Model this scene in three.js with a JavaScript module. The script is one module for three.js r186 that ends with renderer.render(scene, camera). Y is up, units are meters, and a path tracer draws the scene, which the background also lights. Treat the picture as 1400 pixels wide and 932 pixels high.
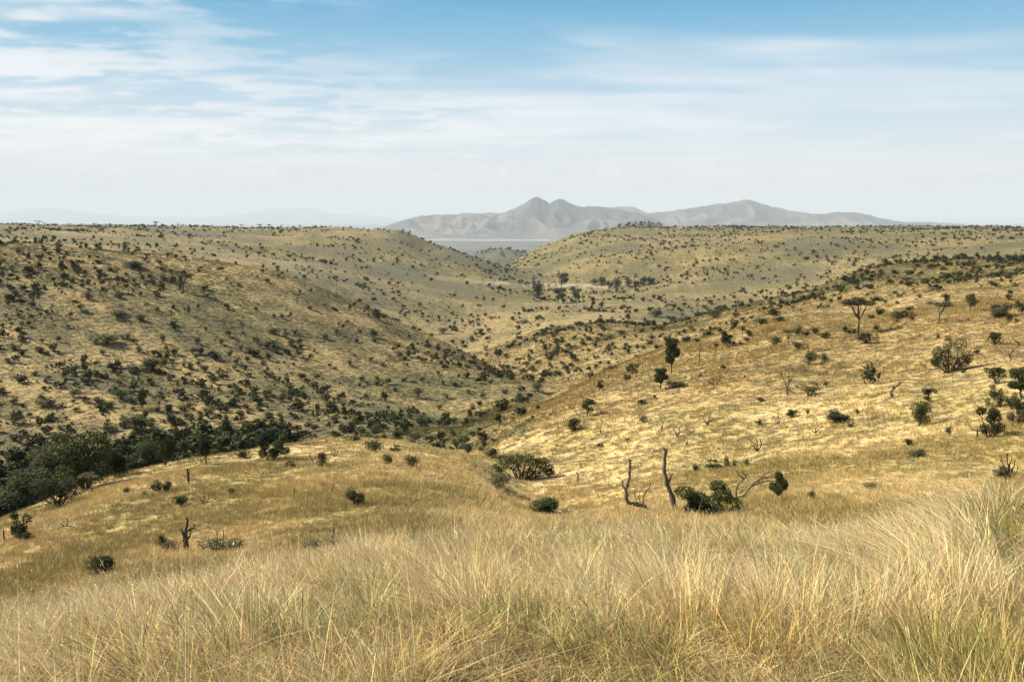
import * as THREE from 'three';
import { mergeGeometries } from 'three/addons/utils/BufferGeometryUtils.js';

// ---------------------------------------------------------------- camera, sky, sun, exposure
const F = 1374, PITCH = Math.atan(168 / F);            // lens, in units of a 1400 x 932 frame
const scene = new THREE.Scene();
const camera = new THREE.PerspectiveCamera(2 * Math.atan(466 / F) * 180 / Math.PI, 1024 / 681, 0.1, 120000);
camera.position.set(0, 0, 0);                          // the eye is the origin of heights
camera.rotation.x = -PITCH;
const renderer = new THREE.WebGLRenderer({ antialias: true });
renderer.toneMapping = THREE.LinearToneMapping;
renderer.toneMappingExposure = 2.12;
renderer.shadowMap.enabled = true;
const SUN_AZ = -74, SUN_EL = 39;                        // degrees right of the view (negative: left), above the horizon
const sunDir = new THREE.Vector3(Math.sin(SUN_AZ * Math.PI / 180) * Math.cos(SUN_EL * Math.PI / 180), Math.sin(SUN_EL * Math.PI / 180), -Math.cos(SUN_AZ * Math.PI / 180) * Math.cos(SUN_EL * Math.PI / 180));
const sun = new THREE.DirectionalLight(new THREE.Color().setRGB(1, 0.90, 0.70), 5.0);
sun.position.copy(sunDir).multiplyScalar(300); sun.target.position.set(0, 0, 0);
sun.castShadow = true; sun.shadow.mapSize.set(4096, 4096);
Object.assign(sun.shadow.camera, { left: -300, right: 300, top: 300, bottom: -300, near: 1, far: 900 });
scene.add(sun, sun.target);
scene.fog = new THREE.FogExp2(new THREE.Color().setRGB(0.78, 0.89, 1.0), 4.2e-5);

// ---------------------------------------------------------------- numbers
function rng(seed) { let a = seed >>> 0; return () => { a = (a + 0x6D2B79F5) >>> 0; let t = a; t = Math.imul(t ^ (t >>> 15), t | 1); t ^= t + Math.imul(t ^ (t >>> 7), t | 61); return ((t ^ (t >>> 14)) >>> 0) / 4294967296; }; }
const clamp = (x, a, b) => x < a ? a : x > b ? b : x, lerp = (a, b, t) => a + (b - a) * t;
const smooth = (a, b, x) => { const t = clamp((x - a) / (b - a), 0, 1); return t * t * (3 - 2 * t); };
const mix3 = (a, b, t) => [lerp(a[0], b[0], t), lerp(a[1], b[1], t), lerp(a[2], b[2], t)];
function hash(ix, iy, s) { let h = Math.imul(ix, 374761393) + Math.imul(iy, 668265263) + Math.imul(s, 1274126177) | 0; h = Math.imul(h ^ (h >>> 13), 1274126177); h = Math.imul(h ^ (h >>> 15), 2246822519); return ((h ^ (h >>> 16)) >>> 0) / 4294967296; }
function vnoise(x, y, s = 0) {
  const ix = Math.floor(x), iy = Math.floor(y); let fx = x - ix, fy = y - iy;
  fx = fx * fx * fx * (fx * (fx * 6 - 15) + 10); fy = fy * fy * fy * (fy * (fy * 6 - 15) + 10);
  const a = hash(ix, iy, s), b = hash(ix + 1, iy, s), c = hash(ix, iy + 1, s), d = hash(ix + 1, iy + 1, s);
  return lerp(lerp(a, b, fx), lerp(c, d, fx), fy);
}
function fbm(x, y, o = 4, s = 0) { let v = 0, a = 0.5, n = 0; for (let i = 0; i < o; i++) { v += a * vnoise(x, y, s + i * 17); n += a; a *= 0.5; const t = x * 1.62 - y * 1.21; y = x * 1.21 + y * 1.62; x = t; } return v / n; }
function pchip(xs, ys) {
  const n = xs.length, dl = [], m = new Array(n).fill(0);
  for (let i = 0; i < n - 1; i++) dl.push((ys[i + 1] - ys[i]) / (xs[i + 1] - xs[i]));
  for (let i = 1; i < n - 1; i++) if (dl[i - 1] * dl[i] > 0) { const w1 = 2 * (xs[i + 1] - xs[i]) + xs[i] - xs[i - 1], w2 = xs[i + 1] - xs[i] + 2 * (xs[i] - xs[i - 1]); m[i] = (w1 + w2) / (w1 / dl[i - 1] + w2 / dl[i]); }
  m[0] = dl[0]; m[n - 1] = dl[n - 2];
  return x => {
    if (x <= xs[0]) return ys[0]; if (x >= xs[n - 1]) return ys[n - 1];
    let lo = 0, hi = n - 1; while (hi - lo > 1) { const k = (lo + hi) >> 1; if (xs[k] <= x) lo = k; else hi = k; }
    const h = xs[hi] - xs[lo], t = (x - xs[lo]) / h, t2 = t * t, t3 = t2 * t;
    return (2 * t3 - 3 * t2 + 1) * ys[lo] + (t3 - 2 * t2 + t) * h * m[lo] + (-2 * t3 + 3 * t2) * ys[hi] + (t3 - t2) * h * m[hi];
  };
}
const CP = Math.cos(PITCH), SP = Math.sin(PITCH);
// a survey sighting from the photographer's spot: bearing and slope of a sight line
function sight(px, py) { const x = (px - 700) / F, y = (466 - py) / F; const X = x, Y = y * CP - SP, Z = -(y * SP + CP); return { az: Math.atan2(X, -Z), tan: Y / Math.hypot(X, Z) }; }

// ---------------------------------------------------------------- sky (air and thin cloud)
const s2l = v => { v /= 255; return v <= 0.04045 ? v / 12.92 : Math.pow((v + 0.055) / 1.055, 2.4); };
function makeSky() {
  const SKY = 0.49, W = 4096, H = 2048, data = new Float32Array(W * H * 4);
  const stops = [[-90, 150, 135, 105], [-0.5, 170, 165, 150], [0, 226, 226, 225], [2, 225, 227, 228], [4, 215, 226, 233], [6, 194, 217, 232], [8, 162, 201, 226], [10, 128, 186, 219], [12.5, 86, 164, 211], [20, 62, 135, 195], [40, 46, 105, 172], [90, 34, 80, 145]];
  const xs = stops.map(s => s[0]), ch = [1, 2, 3].map(k => pchip(xs, stops.map(s => s2l(s[k]))));
  const white = [0.90, 0.915, 0.93];
  for (let j = 0; j < H; j++) {
    const el = ((j + 0.5) / H - 0.5) * 180, base = ch.map(f => f(el));
    const cloudy = el > 0.5 && el < 80;
    for (let i = 0; i < W; i++) {
      let c = base;
      if (cloudy) {
        const a = ((i + 0.5) / W - 0.5) * 2 * Math.PI, dx = Math.cos(a), dz = Math.sin(a);    // x, z of the bearing
        // thin high cloud on a sheet overhead: streaks drawn out by the wind across the view
        const r = 1 / (Math.tan(el * Math.PI / 180) + 0.035), X = dx * r, Z = dz * r;
        const wx = fbm(X * 0.55 + 3, Z * 0.55, 2, 5) * 2.2, wz = fbm(X * 0.4, Z * 0.4 + 9, 2, 6) * 2.2;
        const big = fbm(X * 0.16 + 4.3, Z * 0.22 + 1.7, 3, 31);
        const side = 0.5 - 0.5 * dx * 1.0;                                                     // more cloud in the west
        const veil = fbm((X + wx * 0.6) * 0.5 + (Z + wz) * 0.25, (Z + wz * 0.6) * 0.95, 4, 11);
        const fine = fbm((X + wx * 0.5) * 1.9 + Z * 0.9, (Z + wz * 0.5) * 3.3 - X * 0.5, 5, 21), rip = fbm(X * 5.5 + Z * 2.5, Z * 7.5 - X * 1.5 + wx, 5, 25);
        const cover = clamp(-0.02 + 1.15 * side + 0.6 * (big - 0.5), 0, 1);
        let dns = smooth(0.66 - 0.5 * cover, 1.0 - 0.36 * cover, 0.6 * veil + 0.4 * fine) * (0.4 + 0.6 * cover);
        dns += 0.85 * smooth(0.44, 0.61, 0.6 * fine + 0.4 * rip) * smooth(0.40, 0.72, cover) * (1 - dns);
        dns += 0.34 * smooth(0.38, 0.66, veil) * (1 - dns);
        dns = clamp(dns, 0, 0.95) * smooth(1.5, 4.5, el);
        // a far row of small fair-weather cloud low over the plain
        if (el < 4.2) { const b = a * 180 / Math.PI; const bn = fbm(b * 0.9, 3.3, 3, 41), top = 2.35 + 0.75 * smooth(0.42, 0.8, bn) * fbm(b * 4.5, 7.7, 3, 43) * 1.5; const k = smooth(2.22, 2.34, el) * (1 - smooth(top - 0.12, top + 0.05, el)) * smooth(0.42, 0.62, bn) * 0.45; dns = Math.max(dns, k); }
        c = mix3(base, white, dns);
      }
      const o = (j * W + i) * 4; data[o] = c[0] * SKY; data[o + 1] = c[1] * SKY; data[o + 2] = c[2] * SKY; data[o + 3] = 1;
    }
  }
  const t = new THREE.DataTexture(data, W, H, THREE.RGBAFormat, THREE.FloatType);
  t.mapping = THREE.EquirectangularReflectionMapping; t.magFilter = THREE.LinearFilter; t.minFilter = THREE.LinearFilter; t.needsUpdate = true;
  return t;
}
const skyTex = makeSky(); scene.background = skyTex; scene.environment = skyTex;
console.log('sky done');

// ---------------------------------------------------------------- terrain: a survey of ridge and valley lines
// each entry: [bearing column, distance m, sight row] or [bearing column, distance m, null, height below the eye]
const LINES = [
  /* A underfoot */ [[700, 0.3, null, -1.72]],
  /* B near slope */ [[-300, 6, null, -3.0], [700, 6, null, -2.95], [1700, 6, null, -2.85]],
  /* C brow of the grassy knoll (ground; grass stands above it) */ [[-300, 13, null, -5.5], [0, 13, null, -5.4], [300, 13.5, null, -5.4], [540, 14, null, -5.45], [640, 15, null, -5.6], [800, 16.5, null, -6.0], [900, 17, null, -6.05], [1000, 17, null, -6.0], [1200, 16, null, -5.6], [1300, 15.5, null, -4.75], [1400, 15, null, -4.2], [1700, 14, null, -4]],
  /* D slope behind the brow */ [[-300, 27, null, -9.8], [0, 27, null, -9.8], [300, 28, null, -9.6], [540, 29, null, -9.2], [700, 30, null, -9.6], [900, 32, null, -10.0], [1100, 32, null, -9.6], [1400, 28, null, -7.8], [1700, 26, null, -7]],
  /* E crest of the near spur; on the right the slope */ [[-300, 52, 850], [-120, 56, 765], [0, 60, 705], [80, 63, 674], [150, 66, 651], [230, 70, 631], [330, 75, 614], [430, 80, 602], [540, 84, 604], [620, 84, 613], [690, 80, 624], [800, 76, 618], [900, 74, 602], [1000, 73, 590], [1200, 72, 565], [1400, 70, 545], [1700, 68, 520]],
  /* F ravine behind the spur; on the right the slope */ [[-300, 112, null, -50], [0, 115, null, -46], [150, 118, null, -43], [330, 118, null, -39], [430, 115, null, -35], [540, 106, null, -30], [600, 100, null, -26.5], [650, 97, null, -23], [700, 95, 590], [800, 94, 562], [900, 94, 545], [1000, 95, 528], [1200, 96, 505], [1400, 96, 478], [1700, 96, 450]],
  /* G foot of the bushy hillside; on the right the crest of the pale slope */ [[-300, 150, 720], [0, 152, 685], [150, 156, 640], [330, 158, 606], [430, 156, 600], [540, 138, 606], [600, 118, 607], [640, 118, 592], [680, 119, 575], [760, 122, 545], [830, 128, 512], [880, 133, 492], [960, 138, 470], [1080, 150, 434], [1130, 155, 425], [1200, 160, 418], [1270, 165, 402], [1330, 168, 396], [1400, 170, 392], [1700, 180, 380]],
  /* H bushy hillside; on the right the stream hollow */ [[-300, 235, 500], [0, 232, 475], [150, 230, 480], [330, 228, 498], [430, 225, 515], [540, 212, 540], [620, 200, 560], [700, 205, 540], [760, 218, null, -39.5], [830, 230, null, -37], [960, 230, null, -33], [1080, 225, null, -27.5], [1270, 230, null, -22], [1400, 235, null, -19.5], [1700, 240, null, -18]],
  /* I crest of the bushy hillside; on the right the next flank */ [[-300, 370, 326], [0, 360, 331], [150, 350, 341], [280, 340, 359], [350, 332, 370], [400, 325, 384], [480, 315, 416], [560, 300, 453], [640, 285, 488], [700, 275, 518], [760, 300, 494], [830, 310, 473], [900, 310, 462], [960, 310, 455], [1080, 310, 428], [1200, 310, 400], [1300, 305, 392], [1400, 300, 386], [1700, 300, 375]],
  /* J hollow behind it; on the right the crest of the next flank */ [[-300, 490, null, -26], [0, 480, null, -30], [150, 480, null, -33], [280, 470, null, -38], [400, 460, null, -47], [480, 440, null, -53], [560, 420, null, -58], [640, 400, null, -58], [700, 390, 484], [760, 390, 458], [830, 400, 443], [900, 400, 446], [960, 400, 432], [1030, 400, 416], [1100, 400, 400], [1150, 405, 384], [1200, 410, 367], [1260, 415, 356], [1320, 420, 352], [1400, 420, 351], [1700, 430, 345]],
  /* K flanks of the far valley */ [[-300, 660, 320], [0, 650, 322], [150, 630, 331], [280, 620, 350], [400, 600, 372], [480, 580, 400], [560, 560, 428], [640, 545, 442], [700, 530, 438], [760, 520, 427], [830, 520, 426], [900, 540, 424], [960, 560, null, -52], [1100, 560, null, -48], [1200, 560, null, -42], [1300, 560, null, -35], [1400, 560, null, -30], [1700, 560, null, -28]],
  /* L */ [[-300, 900, 312], [0, 900, 313], [150, 880, 318], [280, 850, 328], [400, 820, 343], [480, 800, 354], [560, 780, 370], [640, 760, 386], [700, 740, 398], [760, 720, 407], [830, 740, 400], [900, 760, 393], [960, 780, 386], [1100, 780, 374], [1200, 780, 362], [1300, 780, 348], [1400, 780, 342], [1700, 780, 335]],
  /* M rim of the far plateau; on the right the far flank */ [[-300, 1400, 306], [0, 1300, 307], [150, 1250, 308], [300, 1200, 310], [450, 1150, 312], [520, 1110, 313], [550, 1100, 316], [600, 1060, 335], [650, 1020, 355], [690, 1000, 369], [730, 985, 377], [760, 980, 370], [830, 980, 352], [900, 1000, 346], [1000, 1000, 336], [1100, 1000, 330], [1200, 1000, 326], [1400, 1000, 322], [1700, 1000, 318]],
  /* N on the right the rim */ [[-300, 1800, null, -11], [0, 1700, null, -12], [300, 1600, null, -16], [450, 1500, null, -22], [540, 1450, null, -55], [600, 1400, null, -88], [650, 1380, null, -92], [690, 1350, 364], [740, 1350, 338], [770, 1370, 326], [800, 1400, 317], [850, 1450, 312], [900, 1500, 311], [1000, 1500, 310], [1400, 1500, 311], [1700, 1500, 310]],
  /* O */ [[-300, 2400, null, -50], [0, 2400, null, -55], [450, 2300, null, -80], [600, 2200, null, -150], [700, 2150, null, -150], [800, 2100, null, -95], [900, 2200, null, -50], [1400, 2400, null, -55], [1700, 2400, null, -50]],
  /* P */ [[-300, 5000, null, -215], [700, 5000, null, -215], [1700, 5000, null, -215]],
  /* Q plain */ [[-300, 7000, null, -250], [700, 7000, null, -250], [1700, 7000, null, -250]],
  [[-300, 70000, null, -255], [1700, 70000, null, -255]],
];
const lineFns = LINES.map(pts => {
  const az = [], d = [], h = [];
  for (const p of pts) { const s = sight(p[0], p[2] ?? 298); az.push(s.az); d.push(Math.log(p[1])); h.push(p[2] === null ? p[3] : s.tan * p[1]); }
  return pts.length === 1 ? { d: () => d[0], h: () => h[0] } : { d: pchip(az, d), h: pchip(az, h) };
});
const DEG = Math.PI / 180;
const AZ = []; { for (let a = -180; a < -36; a += 3) AZ.push(a * DEG); for (let i = 0; i <= 580; i++) AZ.push((-36 + 72 * i / 580) * DEG); for (let a = 39; a <= 180; a += 3) AZ.push(a * DEG); }
const ND = 680, LD0 = Math.log(0.4), LD1 = Math.log(70000), NAZ = AZ.length;
const Hg = new Float32Array(NAZ * ND), Sg = new Float32Array(NAZ * ND), Mg = new Float32Array(NAZ * ND);
function relief(x, z, d, s) {
  let h = (fbm(x / 2.6, z / 2.6, 2, 61) - 0.5) * 0.22 * smooth(1.5, 6, d);
  h += (fbm(x / 13 + 5, z / 13, 3, 62) - 0.5) * 1.0 * smooth(18, 60, d);
  h += (fbm(x / 48, z / 48 + 8, 3, 63) - 0.5) * 5.5 * smooth(110, 260, d);
  h += (fbm(x / 170 + 2, z / 170, 4, 64) - 0.5) * 16 * smooth(500, 900, d) * (1 - 0.75 * smooth(11.4, 12.2, s) * (1 - smooth(13, 14, s)));
  h += (fbm(x / 900, z / 900, 4, 65) - 0.5) * 60 * smooth(2200, 4000, d) * (1 - smooth(6000, 9000, d));
  return h;
}
function bumps(az, d) {
  let h = 0;
  const g = (px, dd, sx, sd, amp) => { const a = sight(px, 298).az; const u = (az - a) / sx, v = Math.log(d / dd) / sd; h += amp * Math.exp(-u * u - v * v); };
  g(690, 3000, 0.055, 0.20, 92);        // dark bushy hill in the gap
  g(842, 2300, 0.034, 0.16, 56); g(905, 2350, 0.03, 0.12, 30);   // low dark hill behind the right-hand rim
  g(575, 1000, 0.018, 0.06, -9);        // side gully below the end of the left rim
  return h;
}
{
  const col = (az) => {
    const kd = lineFns.map(f => f.d(az)), kh = lineFns.map(f => f.h(az));
    for (let i = 1; i < kd.length; i++) if (kd[i] < kd[i - 1] + 0.02) kd[i] = kd[i - 1] + 0.02;
    return { h: pchip(kd, kh), s: pchip(kd, kd.map((_, i) => i)) };
  };
  const L = col(-0.6), R = col(0.6);
  for (let i = 0; i < NAZ; i++) {
    const a = AZ[i], c = col(a), w = smooth(60, 130, Math.abs(a) / DEG);
    let mx = -9;
    for (let j = 0; j < ND; j++) {
      const ld = LD0 + (LD1 - LD0) * j / (ND - 1), d = Math.exp(ld);
      let h = c.h(ld); const s = c.s(ld); if (w > 0) h = lerp(h, 0.5 * (L.h(ld) + R.h(ld)), w);
      h += relief(Math.sin(a) * d, -Math.cos(a) * d, d, s) + bumps(a, d);
      const k = i * ND + j; Hg[k] = h; Sg[k] = s; Mg[k] = mx; mx = Math.max(mx, h / d);
    }
  }
}
function cell(az, d) {
  let lo = 0, hi = NAZ - 1; while (hi - lo > 1) { const k = (lo + hi) >> 1; if (AZ[k] <= az) lo = k; else hi = k; }
  const fa = clamp((az - AZ[lo]) / (AZ[hi] - AZ[lo]), 0, 1), t = clamp((Math.log(d) - LD0) / (LD1 - LD0) * (ND - 1), 0, ND - 1.001), j = Math.floor(t);
  return [lo * ND + j, hi * ND + j, fa, t - j];
}
function look(G, az, d) { const [a, b, u, v] = cell(az, d); return lerp(lerp(G[a], G[a + 1], v), lerp(G[b], G[b + 1], v), u); }
const heightAt = (x, z) => look(Hg, Math.atan2(x, -z), Math.max(0.41, Math.hypot(x, z)));
// where a sight line meets the ground
function meet(px, py, from = 3) {
  const s = sight(px, py); let d = from, prev = from;
  while (d < 20000) { if (look(Hg, s.az, d) >= s.tan * d) break; prev = d; d *= 1.006; }
  let lo = prev, hi = d; for (let i = 0; i < 20; i++) { const m = (lo + hi) / 2; if (look(Hg, s.az, m) >= s.tan * m) hi = m; else lo = m; }
  const x = Math.sin(s.az) * hi, z = -Math.cos(s.az) * hi; return { x, z, y: look(Hg, s.az, hi), d: hi, az: s.az, s: look(Sg, s.az, hi) };
}
console.log('heights done');

// ---------------------------------------------------------------- what grows where: colour of the sward (linear), with some hillside shade painted in
const STRAW = [0.375, 0.28, 0.115], PALE = [0.47, 0.365, 0.18], OLIVE = [0.13, 0.122, 0.034], BROWN = [0.16, 0.112, 0.055], LIME = [0.25, 0.215, 0.05], SCRUB = [0.085, 0.085, 0.05], SAND = [0.46, 0.40, 0.33], GOLD = [0.46, 0.31, 0.09];
const TRACK = [[640, 384], [690, 386], [740, 388.5], [790, 390], [835, 391.5]].map(([a, b]) => { const p = meet(a, b); return [p.x, p.z]; });
function sward(x, z, d, az, s) {
  const big = fbm(x / 42 + 7, z / 42, 4, 71), mid = fbm(x / 9, z / 9 + 4, 4, 72), sml = fbm(x / 2.2, z / 2.2, 3, 73);
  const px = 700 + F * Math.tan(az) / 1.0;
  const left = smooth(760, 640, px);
  let olive, brown = 0.15, lime = 0, pale;
  if (s < 2.6) { olive = 0.2; pale = 0.35; }
  else if (s < 4.2) { olive = 0.44; pale = lerp(0.45, 0.85, smooth(3.55, 3.9, s) * left); brown = 0.2; }
  else if (s < 8.2) { olive = lerp(0.40, 0.70 - 0.26 * smooth(7.3, 7.9, s), left) + (0.2 * smooth(7.2, 6.0, s) + 0.14 * smooth(330, 560, px)) * left; brown = lerp(0.22, 0.30, left) + 0.28 * smooth(7.0, 5.6, s) * left; pale = lerp(0.08, 0.12 + 0.3 * smooth(7.3, 7.9, s), left); }  // olive and brown sward, deepened low and rightward to stand in for hillside shade
  else if (s < 10) { olive = 0.6; brown = 0.3; pale = 0.1; }
  else { olive = 0.66; brown = 0.3; pale = 0.02; lime = 0.6 + 0.3 * smooth(11.5, 12.6, s); }
  const n = s < 4.6 ? 0.25 * big + 0.5 * fbm(x / 6 + 12, z / 11, 3, 79) + 0.25 * sml : 0.45 * big + 0.33 * mid + 0.22 * sml;
  let c = mix3(STRAW, PALE, smooth(0.62 - 0.4 * pale, 0.72, mid * 0.6 + sml * 0.4));
  c = mix3(c, LIME, lime * smooth(0.3, 0.6, fbm(x / 120, z / 120, 3, 74)));
  c = mix3(c, OLIVE, smooth(0.74 - 0.5 * olive, 0.90 - 0.5 * olive, n) * 0.9);
  const nb = 0.5 * fbm(x / 20 + 31, z / 20, 4, 75) + 0.5 * fbm(x / 3.1 + 9, z / 3.1, 3, 76);
  c = mix3(c, BROWN, smooth(0.70 - 0.45 * brown, 0.84 - 0.45 * brown, nb) * 0.75);
  if (s < 4.9) c = mix3(c, mix3([0.58, 0.455, 0.22], [0.36, 0.295, 0.11], smooth(0.42, 0.6, fbm(x / 5 + 50, z / 8, 3, 83))), 0.68 * (1 - smooth(4.5, 4.9, s)));
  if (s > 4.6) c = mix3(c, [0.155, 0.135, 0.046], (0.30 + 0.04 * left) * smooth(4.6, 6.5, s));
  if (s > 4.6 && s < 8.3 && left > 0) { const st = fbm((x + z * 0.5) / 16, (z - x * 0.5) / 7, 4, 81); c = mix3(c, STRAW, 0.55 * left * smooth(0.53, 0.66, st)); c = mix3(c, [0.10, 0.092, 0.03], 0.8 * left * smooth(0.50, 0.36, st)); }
  if (s > 8.6) { const tk = fbm(x / 95 + 3, z / 95, 4, 80); c = mix3(c, [0.105, 0.098, 0.04], smooth(0.50, 0.68, tk) * smooth(8.6, 9.6, s) * (1 - smooth(12.3, 12.8, s)) * 0.8).map(v => v * 0.9); }
  if (s > 13) { c = mix3(c, SCRUB, smooth(13.05, 13.5, s) * smooth(0.25, 0.55, fbm(x / 60, z / 60, 3, 77) + smooth(14, 15, s) * 0.4)); }
  // the plain below the hills: open woodland, then a dry lake bed lying across it
  if (s > 14.5) { const k = fbm(x / 700, z / 260, 4, 78), lake = z + 11700 + 900 * (k - 0.5); c = mix3(c, mix3([0.055, 0.06, 0.045], [0.11, 0.11, 0.085], smooth(0.4, 0.65, k)), smooth(14.5, 15.6, s)); if (Math.abs(lake) < 420 && Math.abs(x) < 9000) c = [0.30, 0.27, 0.23]; }
  // the sandy track on the far valley floor
  for (let k = 0; k < TRACK.length - 1; k++) { const [ax, az2] = TRACK[k], [bx, bz] = TRACK[k + 1], vx = bx - ax, vz = bz - az2, t = clamp(((x - ax) * vx + (z - az2) * vz) / (vx * vx + vz * vz), 0, 1); if (Math.hypot(x - ax - vx * t, z - az2 - vz * t) < 4.5) c = mix3(c, SAND, 0.6); }
  return c;
}
function grainTexture(n, seed, f) {
  const d = new Uint8Array(n * n * 4);
  for (let j = 0; j < n; j++) for (let i = 0; i < n; i++) { const v = f(i / n, j / n, i, j); const o = (j * n + i) * 4; d[o] = clamp(v[0], 0, 1) * 255; d[o + 1] = clamp(v[1], 0, 1) * 255; d[o + 2] = clamp(v[2], 0, 1) * 255; d[o + 3] = 255; }
  const t = new THREE.DataTexture(d, n, n); t.wrapS = t.wrapT = THREE.RepeatWrapping; t.magFilter = THREE.LinearFilter; t.minFilter = THREE.LinearMipmapLinearFilter; t.generateMipmaps = true; t.needsUpdate = true; return t;
}
function tnoise(u, v, p, s) { const x = u * p, y = v * p, ix = Math.floor(x), iy = Math.floor(y); let fx = x - ix, fy = y - iy; fx = fx * fx * (3 - 2 * fx); fy = fy * fy * (3 - 2 * fy); const w = k => ((k % p) + p) % p; return lerp(lerp(hash(w(ix), w(iy), s), hash(w(ix + 1), w(iy), s), fx), lerp(hash(w(ix), w(iy + 1), s), hash(w(ix + 1), w(iy + 1), s), fx), fy); }
const groundGrain = grainTexture(1024, 1, (u, v) => { const n = 0.4 * tnoise(u, v, 16, 1) + 0.35 * tnoise(u, v, 48, 2) + 0.25 * tnoise(u, v, 170, 3), k = 0.55 + 0.45 * smooth(0.3, 0.62, n), w = tnoise(u, v, 90, 4) * 0.06; return [k, k - w * 0.5, k - w]; });
groundGrain.colorSpace = THREE.SRGBColorSpace;
const groundBump = grainTexture(1024, 2, (u, v) => { const n = 0.5 * tnoise(u, v, 16, 1) + 0.3 * tnoise(u, v, 48, 2) + 0.2 * tnoise(u, v, 170, 3); return [n, n, n]; });
const put = (o, label, category, group, kind) => { if (label) o.userData.label = label; if (category) o.userData.category = category; if (group) o.userData.group = group; if (kind) o.userData.kind = kind; o.traverse(c => { c.castShadow = true; c.receiveShadow = true; }); return o; };
{
  const n = NAZ * ND, pos = new Float32Array(n * 3), colr = new Float32Array(n * 3), uv = new Float32Array(n * 2), idx = new Uint32Array((NAZ - 1) * (ND - 1) * 6);
  const soil = [0.20, 0.15, 0.075];
  for (let i = 0; i < NAZ; i++) for (let j = 0; j < ND; j++) {
    const k = i * ND + j, d = Math.exp(LD0 + (LD1 - LD0) * j / (ND - 1)), x = Math.sin(AZ[i]) * d, z = -Math.cos(AZ[i]) * d;
    pos[k * 3] = x; pos[k * 3 + 1] = Hg[k]; pos[k * 3 + 2] = z; uv[k * 2] = (x * 0.83 + z * 0.56) / 14; uv[k * 2 + 1] = (z * 0.83 - x * 0.56) / 14;
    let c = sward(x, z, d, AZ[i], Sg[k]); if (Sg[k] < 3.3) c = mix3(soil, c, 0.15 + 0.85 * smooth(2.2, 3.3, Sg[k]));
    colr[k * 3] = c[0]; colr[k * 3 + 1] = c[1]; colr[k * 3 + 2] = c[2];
  }
  let o = 0; for (let i = 0; i < NAZ - 1; i++) for (let j = 0; j < ND - 1; j++) { const a = i * ND + j, b = a + ND; idx[o++] = a; idx[o++] = a + 1; idx[o++] = b; idx[o++] = b; idx[o++] = a + 1; idx[o++] = b + 1; }
  const g = new THREE.BufferGeometry(); g.setAttribute('position', new THREE.BufferAttribute(pos, 3)); g.setAttribute('color', new THREE.BufferAttribute(colr, 3)); g.setAttribute('uv', new THREE.BufferAttribute(uv, 2)); g.setIndex(new THREE.BufferAttribute(idx, 1)); g.computeVertexNormals();
  const m = new THREE.Mesh(g, new THREE.MeshStandardMaterial({ vertexColors: true, map: groundGrain, bumpMap: groundBump, bumpScale: 0.1, roughness: 1 })); m.name = 'grassland_terrain';
  put(m, 'rolling dry grassland hills, valley and far plain', 'terrain', null, 'structure'); scene.add(m);
}
console.log('terrain done');

// ---------------------------------------------------------------- far mountains
const rockGrain = grainTexture(512, 3, (u, v) => { const n = 0.5 * tnoise(u, v, 12, 5) + 0.3 * tnoise(u, v, 40, 6) + 0.2 * tnoise(u, v, 120, 7); const k = 0.62 + 0.38 * n; return [k, k * 0.99, k * 0.97]; }); rockGrain.colorSpace = THREE.SRGBColorSpace;
const mountainMat = new THREE.MeshStandardMaterial({ vertexColors: true, map: rockGrain, roughness: 1 });
function mountain(name, label, crest, dc, near, far, seed, rough = 1) {
  const NA = 240, NB = 84, s0 = sight(crest[0][0], 298).az, s1 = sight(crest[crest.length - 1][0], 298).az, base = -256;
  const f = pchip(crest.map(p => sight(p[0], p[1]).az), crest.map(p => sight(p[0], p[1]).tan * dc));
  const pos = [], col = [], uv = [], idx = [];
  for (let i = 0; i <= NA; i++) for (let j = 0; j <= NB; j++) {
    const az = lerp(s0, s1, i / NA), d = lerp(near, far, j / NB), X = Math.sin(az) * d, Z = -Math.cos(az) * d;
    const u = d < dc ? (dc - d) / (dc - near) : (d - dc) / (far - dc);
    const wob = (fbm(X / 2200, Z / 2200, 3, seed) - 0.5) * 0.5, rd = 1 - Math.min(1, 2.2 * Math.abs(2 * fbm(X / 620 + wob * 2, Z / 1700, 3, seed + 3) - 1)), rd2 = 1 - Math.abs(2 * fbm(X / 240, Z / 500, 3, seed + 5) - 1);
    const prof = Math.pow(clamp(1 - u, 0, 1), 1.45 + wob), env = 4 * u * (1 - u);
    let h = base + (f(az) - base) * prof * (1 - 0.36 * rough * env * (1 - rd)) + (rd2 - 0.7) * 240 * rough * env * prof - 12;
    h += (fbm(X / 210, Z / 300, 4, seed + 9) - 0.5) * 48 * prof * rough;
    pos.push(X, h, Z); uv.push(X / 900, Z / 900);
    const k = fbm(X / 420, Z / 420, 4, seed + 11), c = mix3([0.045, 0.048, 0.042], [0.15, 0.13, 0.11], smooth(0.42, 0.62, k * 0.6 + rd * 0.25 + 0.05)); col.push(...c);  // mottled rock; ridges lighter and hollows darker in colour to imitate relief shading
  }
  for (let i = 0; i < NA; i++) for (let j = 0; j < NB; j++) { const a = i * (NB + 1) + j, b = a + NB + 1; idx.push(a, a + 1, b, b, a + 1, b + 1); }
  const g = new THREE.BufferGeometry(); g.setAttribute('position', new THREE.Float32BufferAttribute(pos, 3)); g.setAttribute('color', new THREE.Float32BufferAttribute(col, 3)); g.setAttribute('uv', new THREE.Float32BufferAttribute(uv, 2)); g.setIndex(idx); g.computeVertexNormals();
  const m = new THREE.Mesh(g, mountainMat); m.name = name; put(m, label, 'mountain', null, 'structure'); scene.add(m);
}
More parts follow.
